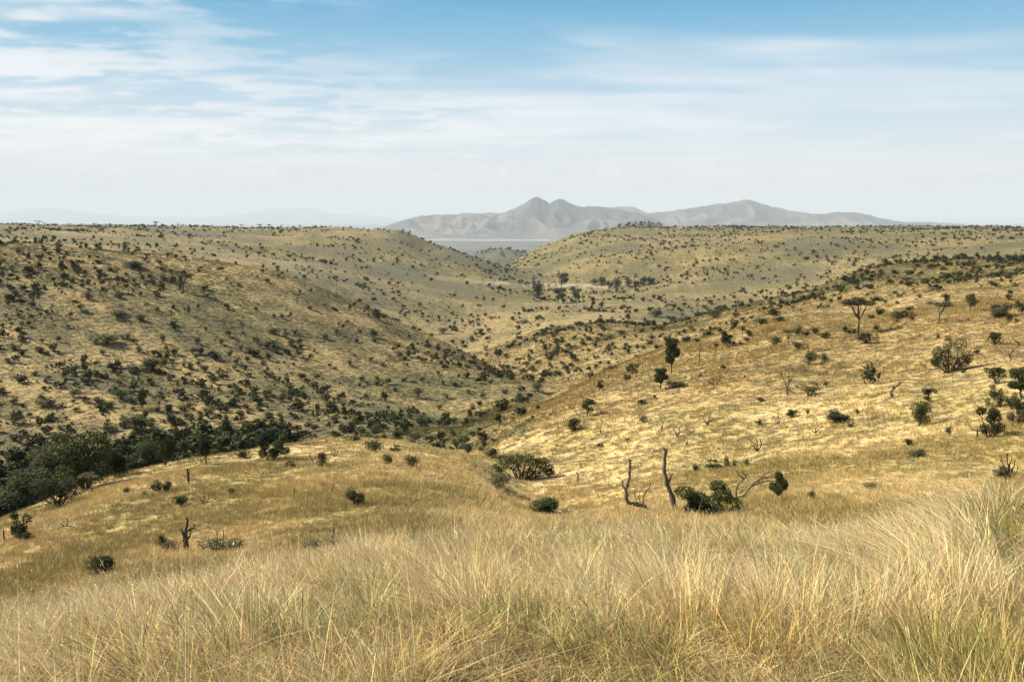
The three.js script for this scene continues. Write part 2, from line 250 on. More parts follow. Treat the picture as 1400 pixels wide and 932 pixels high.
mountain('mountain', 'hazy twin peaked mountain rising from the plain', [[500, 318], [530, 306], [560, 297], [590, 293], [640, 290], [690, 287], [700, 283], [715, 276], [726, 270], [735, 266.5], [739, 269], [746, 271], [751, 274.5], [757, 270], [763, 267], [770, 269.5], [785, 277], [820, 280], [850, 284], [872, 288], [890, 296], [915, 306], [950, 316]], 15500, 13300, 18500, 101, 1.5);
mountain('mountain_ridge', 'long hazy mountain ridge with a rounded summit', [[800, 312], [850, 300], [880, 290], [920, 287], [960, 280], [985, 277], [1000, 274], [1020, 271], [1040, 276], [1080, 286], [1120, 291], [1160, 288], [1180, 291], [1205, 297], [1230, 301], [1290, 304], [1340, 307], [1400, 311]], 18000, 15200, 22000, 131, 1.15);
mountain('pale_peak', 'small pale peak showing between the two mountains', [[770, 300], [800, 288], [830, 283], [852, 281], [866, 281], [880, 288], [900, 296], [930, 310]], 22500, 20500, 25500, 151, 0.7);
mountain('mountain_range', 'faint far range almost lost in the haze', [[-60, 300], [10, 290], [60, 283], [120, 290], [180, 296], [260, 297], [330, 292], [390, 284], [420, 283], [450, 291], [520, 296], [560, 305]], 62000, 54000, 69000, 171, 0.6);
console.log('mountains done');

// ---------------------------------------------------------------- plant shapes
class Soup {            // collects faces, each with its own flat colour
  constructor() { this.p = []; this.c = []; this.n = []; this.i = []; }
  vert(x, y, z, c) { this.p.push(x, y, z); this.c.push(c[0], c[1], c[2]); return this.p.length / 3 - 1; }
  leaf(x, y, z, ax, ay, az, bx, by, bz, c) {   // diamond leaf: length a, half width b
    const v = this.vert(x, y, z, c); this.vert(x + ax * 0.5 + bx, y + ay * 0.5 + by, z + az * 0.5 + bz, c); this.vert(x + ax, y + ay, z + az, c); this.vert(x + ax * 0.5 - bx, y + ay * 0.5 - by, z + az * 0.5 - bz, c);
    this.i.push(v, v + 1, v + 2, v, v + 2, v + 3);
  }
  strip(pts, w, side, c) {                     // tapering blade along pts
    const n = pts.length; let prev = -1;
    for (let k = 0; k < n; k++) { const t = k / (n - 1), ww = w * (k === n - 1 ? 0 : 1 - 0.55 * t), p = pts[k];
      if (k < n - 1) { const a = this.vert(p[0] - side[0] * ww, p[1], p[2] - side[1] * ww, c); this.vert(p[0] + side[0] * ww, p[1], p[2] + side[1] * ww, c); if (prev >= 0) this.i.push(prev, prev + 1, a, a, prev + 1, a + 1); prev = a; }
      else { const a = this.vert(p[0], p[1], p[2], c); this.i.push(prev, prev + 1, a); } }
  }
  geo() { const g = new THREE.BufferGeometry(); g.setAttribute('position', new THREE.Float32BufferAttribute(this.p, 3)); g.setAttribute('color', new THREE.Float32BufferAttribute(this.c, 3)); g.setIndex(this.i); g.computeVertexNormals(); return g; }
}
function limb(pts, radii, sides = 6) {          // a tapering, crooked limb
  const P = pts.map(p => new THREE.Vector3(...p)), pos = [], idx = [], uv = []; const up = new THREE.Vector3(0.31, 0.1, 0.94);
  let run = 0;
  P.forEach((p, k) => {
    const t = new THREE.Vector3().subVectors(P[Math.min(k + 1, P.length - 1)], P[Math.max(k - 1, 0)]).normalize(), a = new THREE.Vector3().crossVectors(t, up).normalize(), b = new THREE.Vector3().crossVectors(t, a);
    if (k) run += p.distanceTo(P[k - 1]);
    for (let s = 0; s <= sides; s++) { const q = s / sides * 2 * Math.PI, r = radii[k] * (1 + 0.16 * Math.sin(q * 2 + k * 1.7) + 0.1 * Math.sin(q * 3 + k)); pos.push(p.x + (a.x * Math.cos(q) + b.x * Math.sin(q)) * r, p.y + (a.y * Math.cos(q) + b.y * Math.sin(q)) * r, p.z + (a.z * Math.cos(q) + b.z * Math.sin(q)) * r); uv.push(s / sides, run * 2); }
  });
  const n = sides + 1; for (let k = 0; k < P.length - 1; k++) for (let s = 0; s < sides; s++) { const a = k * n + s; idx.push(a, a + 1, a + n, a + n, a + 1, a + n + 1); }
  const cap = (k, flip) => { const c = pos.length / 3; pos.push(P[k].x, P[k].y, P[k].z); uv.push(0.5, 0.5); for (let s = 0; s < sides; s++) flip ? idx.push(c, k * n + s + 1, k * n + s) : idx.push(c, k * n + s, k * n + s + 1); };
  cap(0, true); cap(P.length - 1, false);
  const g = new THREE.BufferGeometry(); g.setAttribute('position', new THREE.Float32BufferAttribute(pos, 3)); g.setAttribute('uv', new THREE.Float32BufferAttribute(uv, 2)); g.setIndex(idx); g.computeVertexNormals(); return g;
}
function crook(a, b, n, wob, R) { const out = []; for (let k = 0; k <= n; k++) { const t = k / n, e = k && k < n ? wob : 0; out.push([lerp(a[0], b[0], t) + (R() - 0.5) * e, lerp(a[1], b[1], t) + (R() - 0.5) * e * 0.6, lerp(a[2], b[2], t) + (R() - 0.5) * e]); } return out; }
const taper = (n, r0, r1) => Array.from({ length: n + 1 }, (_, k) => lerp(r0, r1, k / n));
const GREENS = { dark: [[0.022, 0.028, 0.010], [0.032, 0.040, 0.013], [0.045, 0.052, 0.018], [0.024, 0.024, 0.012]], olive: [[0.09, 0.085, 0.035], [0.075, 0.078, 0.032], [0.11, 0.10, 0.045], [0.05, 0.055, 0.024]], green: [[0.036, 0.052, 0.014], [0.05, 0.07, 0.018], [0.028, 0.040, 0.013], [0.07, 0.085, 0.025]], lime: [[0.22, 0.26, 0.04], [0.17, 0.21, 0.035]], blue: [[0.05, 0.06, 0.042], [0.065, 0.075, 0.05], [0.04, 0.05, 0.035]] };
// foliage in clumps: [cx, cy, cz, rx, ry, rz]
function foliage(clumps, per, leaf, tones, R, flat = 0) {
  const s = new Soup();
  for (const [cx, cy, cz, rx, ry, rz] of clumps) for (let k = 0; k < per; k++) {
    let x, y, z, q; do { x = R() * 2 - 1; y = R() * 2 - 1; z = R() * 2 - 1; q = x * x + y * y + z * z; } while (q > 1 || (q < 0.3 && R() < 0.6));
    const L = leaf * (0.6 + 0.9 * R()), th = R() * 6.283, ph = (R() - 0.35) * 2.2 * (1 - flat), a = [Math.cos(th) * Math.cos(ph) * L, Math.sin(ph) * L, Math.sin(th) * Math.cos(ph) * L];
    const th2 = R() * 6.283, w = L * (0.26 + 0.16 * R()); const b = [-Math.sin(th) * w, (R() - 0.5) * w * 1.3, Math.cos(th) * w];
    s.leaf(cx + x * rx, Math.max(0.02, cy + y * ry), cz + z * rz, ...a, ...b, tones[Math.floor(R() * tones.length)]);
  }
  return s.geo();
}
const leafMat = new THREE.MeshPhysicalMaterial({ vertexColors: true, roughness: 0.9, specularIntensity: 0.25, side: THREE.DoubleSide, transmission: 0.12, thickness: 0 });
const barkTex = grainTexture(256, 4, (u, v) => { const n = 0.55 * tnoise(u, v * 0.25, 24, 8) + 0.45 * tnoise(u, v, 60, 9); const k = 0.6 + 0.4 * n; return [k, k, k]; }); barkTex.colorSpace = THREE.SRGBColorSpace;
const bark = new THREE.MeshStandardMaterial({ color: new THREE.Color().setRGB(0.12, 0.09, 0.065), map: barkTex, bumpMap: barkTex, bumpScale: 0.02, roughness: 1 });
const deadWood = new THREE.MeshStandardMaterial({ color: new THREE.Color().setRGB(0.19, 0.155, 0.12), map: barkTex, bumpMap: barkTex, bumpScale: 0.02, roughness: 1 });
const charWood = new THREE.MeshStandardMaterial({ color: new THREE.Color().setRGB(0.07, 0.055, 0.045), map: barkTex, bumpMap: barkTex, bumpScale: 0.02, roughness: 1 });
const taken = {};
function numbered(name) { const n = taken[name] = (taken[name] ?? -1) + 1; return n ? `${name}_${String(n).padStart(3, '0')}` : name; }
const mesh = (name, g, m, parent) => { const o = new THREE.Mesh(g, m); o.name = name; if (parent) parent.add(o); return o; };

// unit shrubs (1 m wide, 1 m high), a few of each habit, shared between look-alikes
function clumpSet(R, habit) {
  const c = [];
  if (habit === 'round') { const n = 5 + Math.floor(R() * 4); for (let k = 0; k < n; k++) { const a = R() * 6.28, r = 0.28 * Math.sqrt(R()); c.push([Math.cos(a) * r, 0.28 + 0.42 * R(), Math.sin(a) * r, 0.2 + 0.1 * R(), 0.2 + 0.1 * R(), 0.2 + 0.1 * R()]); } }
  if (habit === 'low') { const n = 6 + Math.floor(R() * 4); for (let k = 0; k < n; k++) { const a = R() * 6.28, r = 0.36 * Math.sqrt(R()); c.push([Math.cos(a) * r, 0.35 + 0.25 * R(), Math.sin(a) * r, 0.16 + 0.1 * R(), 0.3 + 0.15 * R(), 0.16 + 0.1 * R()]); } }
  if (habit === 'loose') { const n = 8 + Math.floor(R() * 4); for (let k = 0; k < n; k++) { const a = R() * 6.28, r = 0.38 * Math.sqrt(R()); c.push([Math.cos(a) * r, 0.18 + 0.68 * R(), Math.sin(a) * r, 0.12 + 0.08 * R(), 0.13 + 0.08 * R(), 0.12 + 0.08 * R()]); } }
  if (habit === 'tree') { const n = 7 + Math.floor(R() * 4); for (let k = 0; k < n; k++) { const a = R() * 6.28, r = 0.34 * Math.sqrt(R()); c.push([Math.cos(a) * r, 0.36 + 0.5 * R(), Math.sin(a) * r, 0.13 + 0.1 * R(), 0.09 + 0.08 * R(), 0.13 + 0.1 * R()]); } }
  if (habit === 'flat') { const n = 8 + Math.floor(R() * 3); for (let k = 0; k < n; k++) { const a = R() * 6.28, r = 0.36 * Math.sqrt(R()); c.push([Math.cos(a) * r, 0.80 + 0.13 * R(), Math.sin(a) * r, 0.15 + 0.07 * R(), 0.045 + 0.03 * R(), 0.15 + 0.07 * R()]); } }
  return c;
}
function stemsFor(clumps, habit, R) {
  const gs = [];
  if (habit === 'tree' || habit === 'flat') {
    const fork = habit === 'flat' ? 0.42 : 0.24, lean = (R() - 0.5) * 0.1; gs.push(limb(crook([0, -0.06, 0], [lean, fork, 0], 4, 0.04, R), taper(4, 0.032, 0.022)));
    for (const c of clumps) gs.push(limb(crook([lean, fork - 0.03, 0], [c[0] * 0.9, c[1] - 0.01, c[2] * 0.9], 3, 0.06, R), taper(3, 0.014, 0.005), 5));
  } else for (const c of clumps.slice(0, 6)) gs.push(limb(crook([c[0] * 0.15, -0.06, c[2] * 0.15], [c[0], c[1] + c[4] * 0.3, c[2]], 3, 0.08, R), taper(3, 0.022, 0.008), 5));
  return mergeGeometries(gs);
}
const HABITS = {};
function shapes(habit, tone, detail) {   // detail: leaves per clump, leaf length
  const key = habit + tone + detail; if (HABITS[key]) return HABITS[key];
  const out = []; const [per, leaf] = detail === 3 ? [900, 0.034] : detail === 2 ? [190, 0.058] : [54, 0.105];
  for (let v = 0; v < (detail === 3 ? 3 : 5); v++) { const R = rng(911 + v * 37 + habit.length * 101 + detail * 7 + tone.length); const c = clumpSet(R, habit); out.push({ leaf: foliage(c, habit === 'flat' ? Math.round(per * 0.5) : per, leaf, GREENS[tone], R, habit === 'flat' ? 0.5 : 0), stem: stemsFor(c, habit, R) }); }
  return HABITS[key] = out;
}
const RP = rng(4242);
function placePlant(name, px, py, w, h, habit, tone, label, category, group) {
  const p = meet(px, py), m = p.d / F / Math.cos(Math.atan((px - 700) / F)) * Math.hypot(1, (py - 466) / F) * 0.99;
  const big = w * h, detail = big > 700 ? 3 : big > 110 ? 2 : 1, set = shapes(habit, tone, detail), v = set[Math.floor(RP() * set.length)];
  const o = new THREE.Group(); o.name = numbered(name); o.position.set(p.x, p.y, p.z); o.rotation.y = RP() * 6.28; const near = p.d < 48 || (p.s < 4.4 && p.x < 0), tall = near ? 1.38 : 1.06, W = w * m * (near ? 1.26 : 1.12), H = h * m * tall; o.scale.set(W, H, W);
  mesh(habit === 'tree' || habit === 'flat' ? 'crown' : 'foliage', v.leaf, leafMat, o); mesh(habit === 'tree' || habit === 'flat' ? 'trunk' : 'stem', v.stem, bark, o);
  put(o, label, category, group); scene.add(o); return o;
}
// ---------------------------------------------------------------- shrubs and trees one can tell apart
const look2 = (w, h, habit, tone) => `${w * h > 190 ? 'large' : w * h > 75 ? 'middling' : 'small'} ${habit === 'low' ? 'spreading' : habit === 'loose' ? 'straggly' : 'rounded'} ${{ dark: 'blackish', olive: 'dull olive', green: 'dark green' }[tone]} shrub`;
const likes = (name, x, y, w, h, habit, tone, where) => { const l = `${look2(w, h, habit, tone)} ${where}`; placePlant(name, x, y, w, h, habit, tone, l, 'shrub', l.replace(' shrub ', ' shrubs ')); };
const scatterHill = [[51,367,7,5],[35,368,13,4],[61,374,5,5],[16,370,8,6],[3,380,8,10],[136,359,13,4],[150,370,12,5],[159,373,4,5],[135,376,6,4],[195,383,8,7],[222,397,7,9],[282,397,12,7],[316,390,5,5],[327,391,8,5],[120,409,14,10],[20,405,9,8],[12,412,10,9],[28,412,10,5],[110,424,11,8],[95,434,7,8],[54,433,6,6],[7,434,6,5],[163,432,24,8],[195,438,14,8],[258,430,6,13],[235,423,5,5],[270,422,6,8],[25,453,7,6],[40,446,8,7],[172,463,14,6],[57,469,9,6],[20,478,13,7],[47,479,8,5],[222,469,9,12],[262,483,13,8],[270,470,10,10],[312,460,11,9],[302,470,11,7],[328,479,9,9],[343,484,12,10],[228,489,7,6],[288,488,16,10],[323,498,12,9],[102,508,14,9],[155,508,12,8],[180,508,13,7],[10,496,10,6],[270,500,8,7],[347,467,8,8],[140,485,8,7],[235,496,8,6],[64,485,8,5],[190,482,9,6],[260,505,12,10],[280,508,12,10],
[359,373,7,6],[351,381,5,5],[386,376,8,6],[424,399,7,7],[424,423,7,6],[478,424,6,10],[484,418,7,7],[504,425,8,11],[503,433,7,6],[475,442,8,7],[492,456,9,7],[510,460,12,13],[514,468,15,8],[487,468,10,8],[462,446,6,6],[470,448,9,6],[460,456,8,7],[390,455,9,7],[403,456,8,6],[375,457,16,8],[390,462,11,9],[445,464,11,9],[374,474,16,10],[352,470,8,9],[398,472,12,9],[403,476,12,8],[395,484,8,6],[478,500,10,9],[507,495,9,9],[451,503,8,7],[523,500,8,6],[556,501,7,6],[583,470,9,8],[585,476,9,6],[620,500,8,6],[600,512,9,7],[640,515,8,8],
[100,543,15,10],[52,577,7,9],[17,552,12,9],[62,556,20,10],[80,600,26,8],[283,564,12,7],[276,574,8,7],[303,560,8,12],[328,575,14,15],[310,582,10,20],[265,585,10,9],[238,582,7,8],[275,545,18,15],[293,524,14,12],[310,518,8,8],[322,535,12,9],[242,528,8,8],[252,527,5,8],[262,524,8,7],[194,527,8,7],[183,529,6,7],[163,527,10,8],[181,511,12,7],[145,519,8,9],[125,524,10,6],[112,521,8,6],[66,519,8,6],[90,524,8,10],[240,605,14,20],[150,558,12,10],[140,552,10,6],[150,590,20,10],[232,563,16,10],[247,561,10,8],
[458,577,14,10],[512,592,18,16],[475,590,14,10],[545,597,22,9],[568,600,24,9],[590,603,20,8],[571,544,20,18],[619,596,10,10],[443,535,11,9],[413,534,10,6],[381,522,9,9],[382,548,12,10],[362,588,13,8],[388,591,9,6],[411,594,11,8],[388,602,9,6],[402,602,12,5],[431,599,6,7],[483,603,20,8],[515,520,9,7],[540,535,10,7],[530,560,9,7],[560,572,10,7],[600,560,12,8],[620,578,12,9],[645,560,12,9],[610,545,10,8],[500,545,10,8],[470,555,9,7],[655,590,10,8],[660,545,12,9],[640,538,9,7],[670,525,9,7]];
scatterHill.forEach(([x, y, w, h], i) => likes('shrub', x, y, w, h, w > 1.7 * h ? 'low' : 'round', i % 5 === 2 ? 'olive' : i % 3 ? 'dark' : 'green', 'on the bushy hillside across the ravine'));
// valley floor and far flanks
[[605,456,15,10],[620,452,8,7],[645,468,13,11],[652,460,10,8],[668,455,8,8],[680,488,12,13],[692,490,8,10],[665,480,9,9],[620,470,10,7],[635,475,10,7],[618,430,8,5],[664,432,7,5],[672,436,12,4],[682,397,8,6],[662,411,7,8],[616,405,5,5],[655,419,8,4],[688,423,7,7],[565,368,7,7],[715,442,15,6],[734,447,8,6],[747,455,10,9],[761,457,10,9],[709,463,14,5],[732,468,8,6],[803,465,11,6],[822,460,11,7],[834,465,10,8],[850,457,12,6],[823,450,14,10],[744,478,10,9],[763,480,11,8],[774,475,7,6],[783,494,10,14],[753,493,8,10],[730,508,12,7],[745,510,11,6],[775,506,14,8],[838,505,14,6],[905,452,10,8],[877,455,9,7],[890,470,9,6],[870,462,8,6],[930,458,10,7],[945,450,9,6],[912,468,9,7],[860,478,10,7],[735,535,22,14],[712,545,14,10],[700,520,9,8],[720,500,10,7],[760,515,10,8]].forEach(([x, y, w, h], i) => likes('shrub', x, y, w, h, w > 1.7 * h ? 'low' : i % 4 === 1 ? 'loose' : 'round', i % 4 === 3 ? 'green' : 'dark', 'on the tawny floor of the middle valley'));
// flank beyond the pale slope
[[979,435,22,14],[1005,434,7,9],[918,440,10,8],[895,433,24,14],[1015,455,10,10],[1025,460,14,10],[1040,443,18,10],[1064,440,16,9],[1054,417,10,8],[1068,415,9,8],[1085,410,8,8],[1227,416,7,5],[1211,416,7,6],[1257,407,8,6],[1293,413,13,10],[1272,418,9,6],[1246,425,12,5],[1256,359,13,4],[1212,362,10,5],[1178,372,9,6],[1290,370,9,5],[1340,372,10,6],[1380,378,10,6],[1310,385,10,6],[1240,385,9,6],[1190,395,9,6],[1150,400,10,6],[1120,407,9,6],[1225,402,8,5],[1355,390,10,6]].forEach(([x, y, w, h], i) => likes('shrub', x, y, w, h, w > 1.8 * h ? 'low' : 'round', i % 3 ? 'dark' : 'olive', 'on the flank behind the acacia crest'));
// pale slope: the plainer shrubs
[[979,477,10,10],[997,470,7,9],[1023,467,10,6],[965,461,14,6],[953,468,9,6],[990,507,10,9],[1090,458,12,14],[1101,462,10,10],[1116,457,14,11],[1130,463,15,12],[1158,455,12,8],[1127,495,14,12],[1380,411,11,8],[1395,427,11,14],[1380,441,10,12],[858,603,9,6],[821,611,10,6],[729,572,7,6],[717,569,4,4],[1037,582,10,8],[1041,549,14,7],[1130,530,10,9],[1083,570,18,11],[1103,568,8,9],[1174,568,8,9],[1164,584,10,6],[1298,595,10,12],[1110,683,12,10],[1318,510,7,7],[1335,485,7,6]].forEach(([x, y, w, h], i) => likes('shrub', x, y, w, h, i % 3 === 1 ? 'loose' : 'round', i % 3 ? 'dark' : 'green', 'on the pale grassy slope'));
// plants that stand out by themselves
const ONE = [
  ['shrub', 676, 660, 34, 11, 'low', 'olive', 'low olive bush crouching beside the wide flat-topped bush', 'bush'],
  ['shrub', 669, 624, 22, 9, 'low', 'dark', 'low dark shrub behind the wide flat-topped bush', 'shrub'],
  ['shrub', 640, 621, 14, 15, 'round', 'green', 'upright green shrub near the meeting of spur crest and pale slope', 'shrub'],
  ['shrub', 628, 614, 22, 17, 'loose', 'green', 'loose green shrub at the foot of the pale slope crest', 'shrub'],
  ['shrub', 752, 703, 56, 24, 'low', 'green', 'loose olive green bush just behind the foreground grass, near the forked dead trunk', 'bush'],
  ['shrub', 962, 706, 66, 34, 'loose', 'green', 'spiky dark green bush behind the foreground grass beside the tall dead trunk', 'bush'],
  ['shrub', 1002, 702, 22, 26, 'loose', 'lime', 'bright yellow green sapling beside the spiky green bush', 'sapling'],
  ['small_tree', 1064, 688, 22, 32, 'tree', 'green', 'small dark leaning tree beside the pale fallen branches', 'tree'],
  ['shrub', 950, 645, 12, 10, 'round', 'dark', 'small round shrub behind the spiky green bush', 'shrub'],
  ['shrub', 978, 640, 26, 12, 'loose', 'green', 'green shrub in a short row behind the spiky bush', 'shrub'],
  ['shrub', 992, 638, 14, 16, 'round', 'dark', 'tallest dark shrub in the short row behind the spiky bush', 'shrub'],
  ['shrub', 1004, 638, 9, 11, 'round', 'dark', 'narrow dark shrub in the middle of the short row', 'shrub'],
  ['shrub', 1020, 637, 11, 11, 'round', 'dark', 'dark shrub at the end of the short row toward the fallen branches', 'shrub'],
  ['shrub', 487, 691, 27, 21, 'round', 'dark', 'rounded dark bush alone on the near spur', 'shrub'],
  ['shrub', 530, 635, 17, 13, 'round', 'green', 'small green shrub on the spur, one of a pair below the crest', 'shrub'],
  ['shrub', 564, 639, 19, 16, 'round', 'dark', 'darker of a pair of round shrubs below the spur crest', 'shrub'],
  ['shrub', 513, 617, 26, 13, 'low', 'green', 'broad low shrub on the crest of the near spur', 'shrub'],
  ['shrub', 540, 618, 14, 8, 'loose', 'olive', 'thin olive shrub beside the broad low shrub on the crest', 'shrub'],
  ['shrub', 372, 629, 36, 26, 'loose', 'green', 'large many-stemmed green bush on the spur crest', 'bush'],
  ['shrub', 336, 626, 20, 8, 'low', 'dark', 'low dark shrub beside the many-stemmed bush on the spur crest', 'shrub'],
  ['shrub', 441, 637, 17, 15, 'round', 'dark', 'dark shrub beside bleached twigs below the spur crest', 'shrub'],
  ['shrub', 397, 641, 13, 8, 'loose', 'olive', 'sparse olive shrub below the many-stemmed bush', 'shrub'],
  ['shrub', 247, 691, 22, 14, 'round', 'dark', 'dense dark shrub beside leafless branches on the near spur', 'shrub'],
  ['shrub', 220, 675, 22, 14, 'loose', 'dark', 'spiky dark shrub on the upper part of the near spur', 'shrub'],
  ['shrub', 174, 676, 11, 7, 'low', 'dark', 'small flat shrub near the ravine edge of the spur', 'shrub'],
  ['shrub', 197, 680, 8, 7, 'round', 'olive', 'tiny olive shrub between the flat and spiky shrubs', 'shrub'],
  ['shrub', 315, 677, 12, 7, 'low', 'dark', 'small low shrub above the green swale of the spur', 'shrub'],
  ['shrub', 133, 786, 32, 24, 'round', 'dark', 'dark bush partly hidden by the tall foreground grass', 'bush'],
  ['shrub', 30, 738, 26, 26, 'loose', 'dark', 'ragged dark bush low on the spur near the ravine', 'bush'],
  ['shrub', 38, 740, 14, 9, 'round', 'dark', 'small shrub at the foot of the ragged dark bush', 'shrub'],
  ['shrub', 222, 750, 16, 16, 'round', 'dark', 'round dark shrub beside the charred trunk', 'shrub'],
  ['shrub', 236, 751, 20, 9, 'low', 'olive', 'low olive shrub between round shrub and charred trunk', 'shrub'],
  ['shrub', 300, 755, 46, 14, 'low', 'olive', 'wide low olive thicket around dead sticks on the spur', 'shrub'],
  ['shrub', 440, 752, 40, 14, 'loose', 'olive', 'low olive shrub at the foot of the lone charred stick', 'shrub'],
  ['shrub', 526, 768, 16, 14, 'loose', 'dark', 'small dark shrub poking out of the foreground grass brow', 'shrub'],
  ['shrub', 785, 590, 27, 19, 'round', 'dark', 'dense oval dark shrub low on the pale slope', 'shrub'],
  ['small_tree', 803, 569, 22, 24, 'tree', 'green', 'small green tree with short trunk above the oval shrub', 'tree'],
  ['small_tree', 820, 535, 13, 16, 'tree', 'dark', 'tiny dark tree near the crest of the pale slope', 'tree'],
  ['small_tree', 865, 516, 18, 20, 'tree', 'green', 'ball-crowned green tree near the crest of the pale slope', 'tree'],
  ['small_tree', 918, 512, 26, 48, 'tree', 'dark', 'tall dark narrow-crowned tree on the crest of the pale slope', 'tree'],
  ['small_tree', 903, 532, 26, 28, 'tree', 'dark', 'squat dark tree in front of the tall narrow-crowned tree', 'tree'],
  ['shrub', 924, 530, 25, 10, 'low', 'dark', 'long low bush beside the squat dark tree', 'bush'],
  ['shrub', 880, 577, 15, 11, 'round', 'olive', 'dull olive shrub in the middle of the pale slope', 'shrub'],
  ['acacia_tree', 1173, 457, 40, 44, 'flat', 'olive', 'tall thin umbrella acacia with sparse flat crown on the slope crest', 'tree'],
  ['shrub', 1232, 436, 30, 12, 'low', 'green', 'low rounded green bush on the crest between acacia and fan-shaped tree', 'bush'],
  ['acacia_tree', 1285, 443, 26, 25, 'flat', 'olive', 'small fan-shaped acacia with pale forked trunks on the slope crest', 'tree'],
  ['small_tree', 1326, 426, 18, 20, 'tree', 'olive', 'thin grey tree behind the crest beyond the fan-shaped acacia', 'tree'],
  ['shrub', 1361, 435, 34, 18, 'loose', 'olive', 'wide grey green bush on the crest beyond the fan-shaped acacia', 'bush'],
  ['shrub', 1186, 469, 31, 17, 'round', 'dark', 'three-lobed dark bush below the umbrella acacia', 'bush'],
  ['shrub', 1059, 473, 20, 15, 'round', 'dark', 'dark shrub next to a little flat-crowned tree on the slope', 'shrub'],
  ['small_tree', 1078, 472, 18, 20, 'flat', 'olive', 'little flat-crowned tree between dark shrubs on the slope', 'tree'],
  ['shrub', 1092, 478, 14, 12, 'round', 'dark', 'round dark shrub below the little flat-crowned tree', 'shrub'],
  ['shrub', 1106, 499, 20, 20, 'round', 'dark', 'dark bush with a dead stalk rising from it', 'bush'],
  ['shrub', 1358, 472, 20, 16, 'round', 'dark', 'round dark bush uphill of the great clumped bush', 'bush'],
  ['shrub', 1107, 541, 24, 15, 'round', 'dark', 'rounded bush beside a grey dead trunk on the slope', 'bush'],
  ['shrub', 1141, 576, 38, 15, 'loose', 'dark', 'long row of stiff upright stems with dark leaves', 'bush'],
  ['shrub', 1272, 549, 18, 15, 'loose', 'dark', 'two-lobed dark shrub between the clumped bush and the rounded one', 'shrub'],
  ['shrub', 1258, 582, 26, 30, 'round', 'green', 'rounded leafy bush with a dark skirt in the middle of the slope', 'bush'],
  ['shrub', 1243, 610, 12, 13, 'round', 'dark', 'small dark shrub below the bush with the dark skirt', 'shrub'],
  ['shrub', 1253, 625, 24, 10, 'low', 'green', 'flat green shrub lowest on the open slope', 'shrub'],
  ['shrub', 1352, 598, 30, 36, 'loose', 'dark', 'dark multi-lobed tall shrub low on the pale slope by the thicket', 'shrub'],
  ['shrub', 1363, 525, 30, 20, 'loose', 'green', 'loose green bush beside the tree thicket', 'bush'],
  ['small_tree', 1396, 545, 34, 36, 'tree', 'green', 'broad-crowned tree with visible trunk in the thicket', 'tree'],
  ['shrub', 1360, 557, 20, 24, 'loose', 'green', 'upright green bush in front of the thicket tree', 'bush'],
  ['shrub', 1384, 560, 16, 20, 'loose', 'dark', 'narrow dark bush under the thicket tree', 'bush'],
  ['shrub', 1394, 580, 26, 30, 'loose', 'olive', 'pale olive bush at the lower end of the thicket', 'bush'],
  ['shrub', 1190, 667, 16, 6, 'low', 'green', 'tiny flat green shrub near the bottom of the open slope', 'shrub'],
  ['shrub', 1366, 652, 24, 10, 'loose', 'olive', 'low olive shrub at the foot of the spiky dead shrub', 'shrub'],
  ['shrub', 165, 546, 30, 15, 'round', 'green', 'wide green bush at mid height of the bushy hillside', 'bush'],
  ['small_tree', 195, 558, 15, 24, 'tree', 'green', 'upright green tree beside the wide bush on the hillside', 'tree'],
  ['small_tree', 218, 560, 16, 18, 'flat', 'green', 'little flat-crowned tree above the great ravine trees', 'tree'],
  ['shrub', 188, 591, 40, 24, 'round', 'green', 'broad rounded dark green tree-bush above the ravine trees', 'bush'],
  ['shrub', 210, 508, 36, 20, 'round', 'green', 'broad dark bush high on the bushy hillside', 'bush'],
  ['shrub', 145, 468, 36, 12, 'low', 'green', 'long low dark thicket on the upper hillside', 'bush'],
  ['ravine_tree', 118, 668, 62, 54, 'round', 'green', 'large dark round-crowned tree standing in the ravine', 'tree'],
  ['ravine_tree', 28, 698, 76, 52, 'round', 'green', 'largest dark spreading tree at the mouth of the ravine', 'tree'],
  ['ravine_tree', 80, 692, 48, 30, 'round', 'dark', 'low dark tree between the two large ravine trees', 'tree'],
  ['ravine_tree', 203, 638, 40, 38, 'round', 'green', 'dark oval tree in the ravine behind the spur edge', 'tree'],
  ['ravine_tree', 224, 636, 24, 36, 'round', 'dark', 'narrow dark tree beside the oval ravine tree', 'tree'],
  ['ravine_tree', 62, 650, 46, 34, 'round', 'olive', 'greyish olive tree above the low dark ravine tree', 'tree'],
  ['ravine_tree', 160, 652, 36, 30, 'round', 'dark', 'dark tree between the round-crowned and oval ravine trees', 'tree'],
  ['ravine_tree', 252, 626, 30, 24, 'loose', 'green', 'straggling green thicket behind the spur edge', 'tree'],
  ['small_tree', 282, 635, 26, 28, 'tree', 'dark', 'crooked little tree on the very edge of the ravine', 'tree'],
  ['small_tree', 125, 674, 24, 18, 'flat', 'olive', 'stunted flat-crowned tree on the spur edge before the ravine', 'tree'],
  ['small_tree', 85, 376, 11, 17, 'tree', 'dark', 'lollipop-shaped little tree high on the bushy hillside', 'tree'],
  ['shrub', 102, 370, 13, 11, 'round', 'dark', 'round shrub next to the lollipop-shaped tree', 'shrub'],
  ['shrub', 182, 365, 20, 8, 'low', 'dark', 'long flat shrub near the top of the bushy hillside', 'shrub'],
  ['small_tree', 200, 361, 15, 13, 'flat', 'olive', 'sparse flat tree near the top of the bushy hillside', 'tree'],
  ['small_tree', 150, 396, 16, 14, 'flat', 'dark', 'small flat-crowned dark tree on the upper hillside', 'tree'],
  ['acacia_tree', 250, 399, 30, 22, 'flat', 'green', 'wide two-tiered acacia on the upper bushy hillside', 'tree'],
  ['small_tree', 406, 416, 12, 14, 'flat', 'olive', 'small leaning tree near the crest end of the bushy hillside', 'tree'],
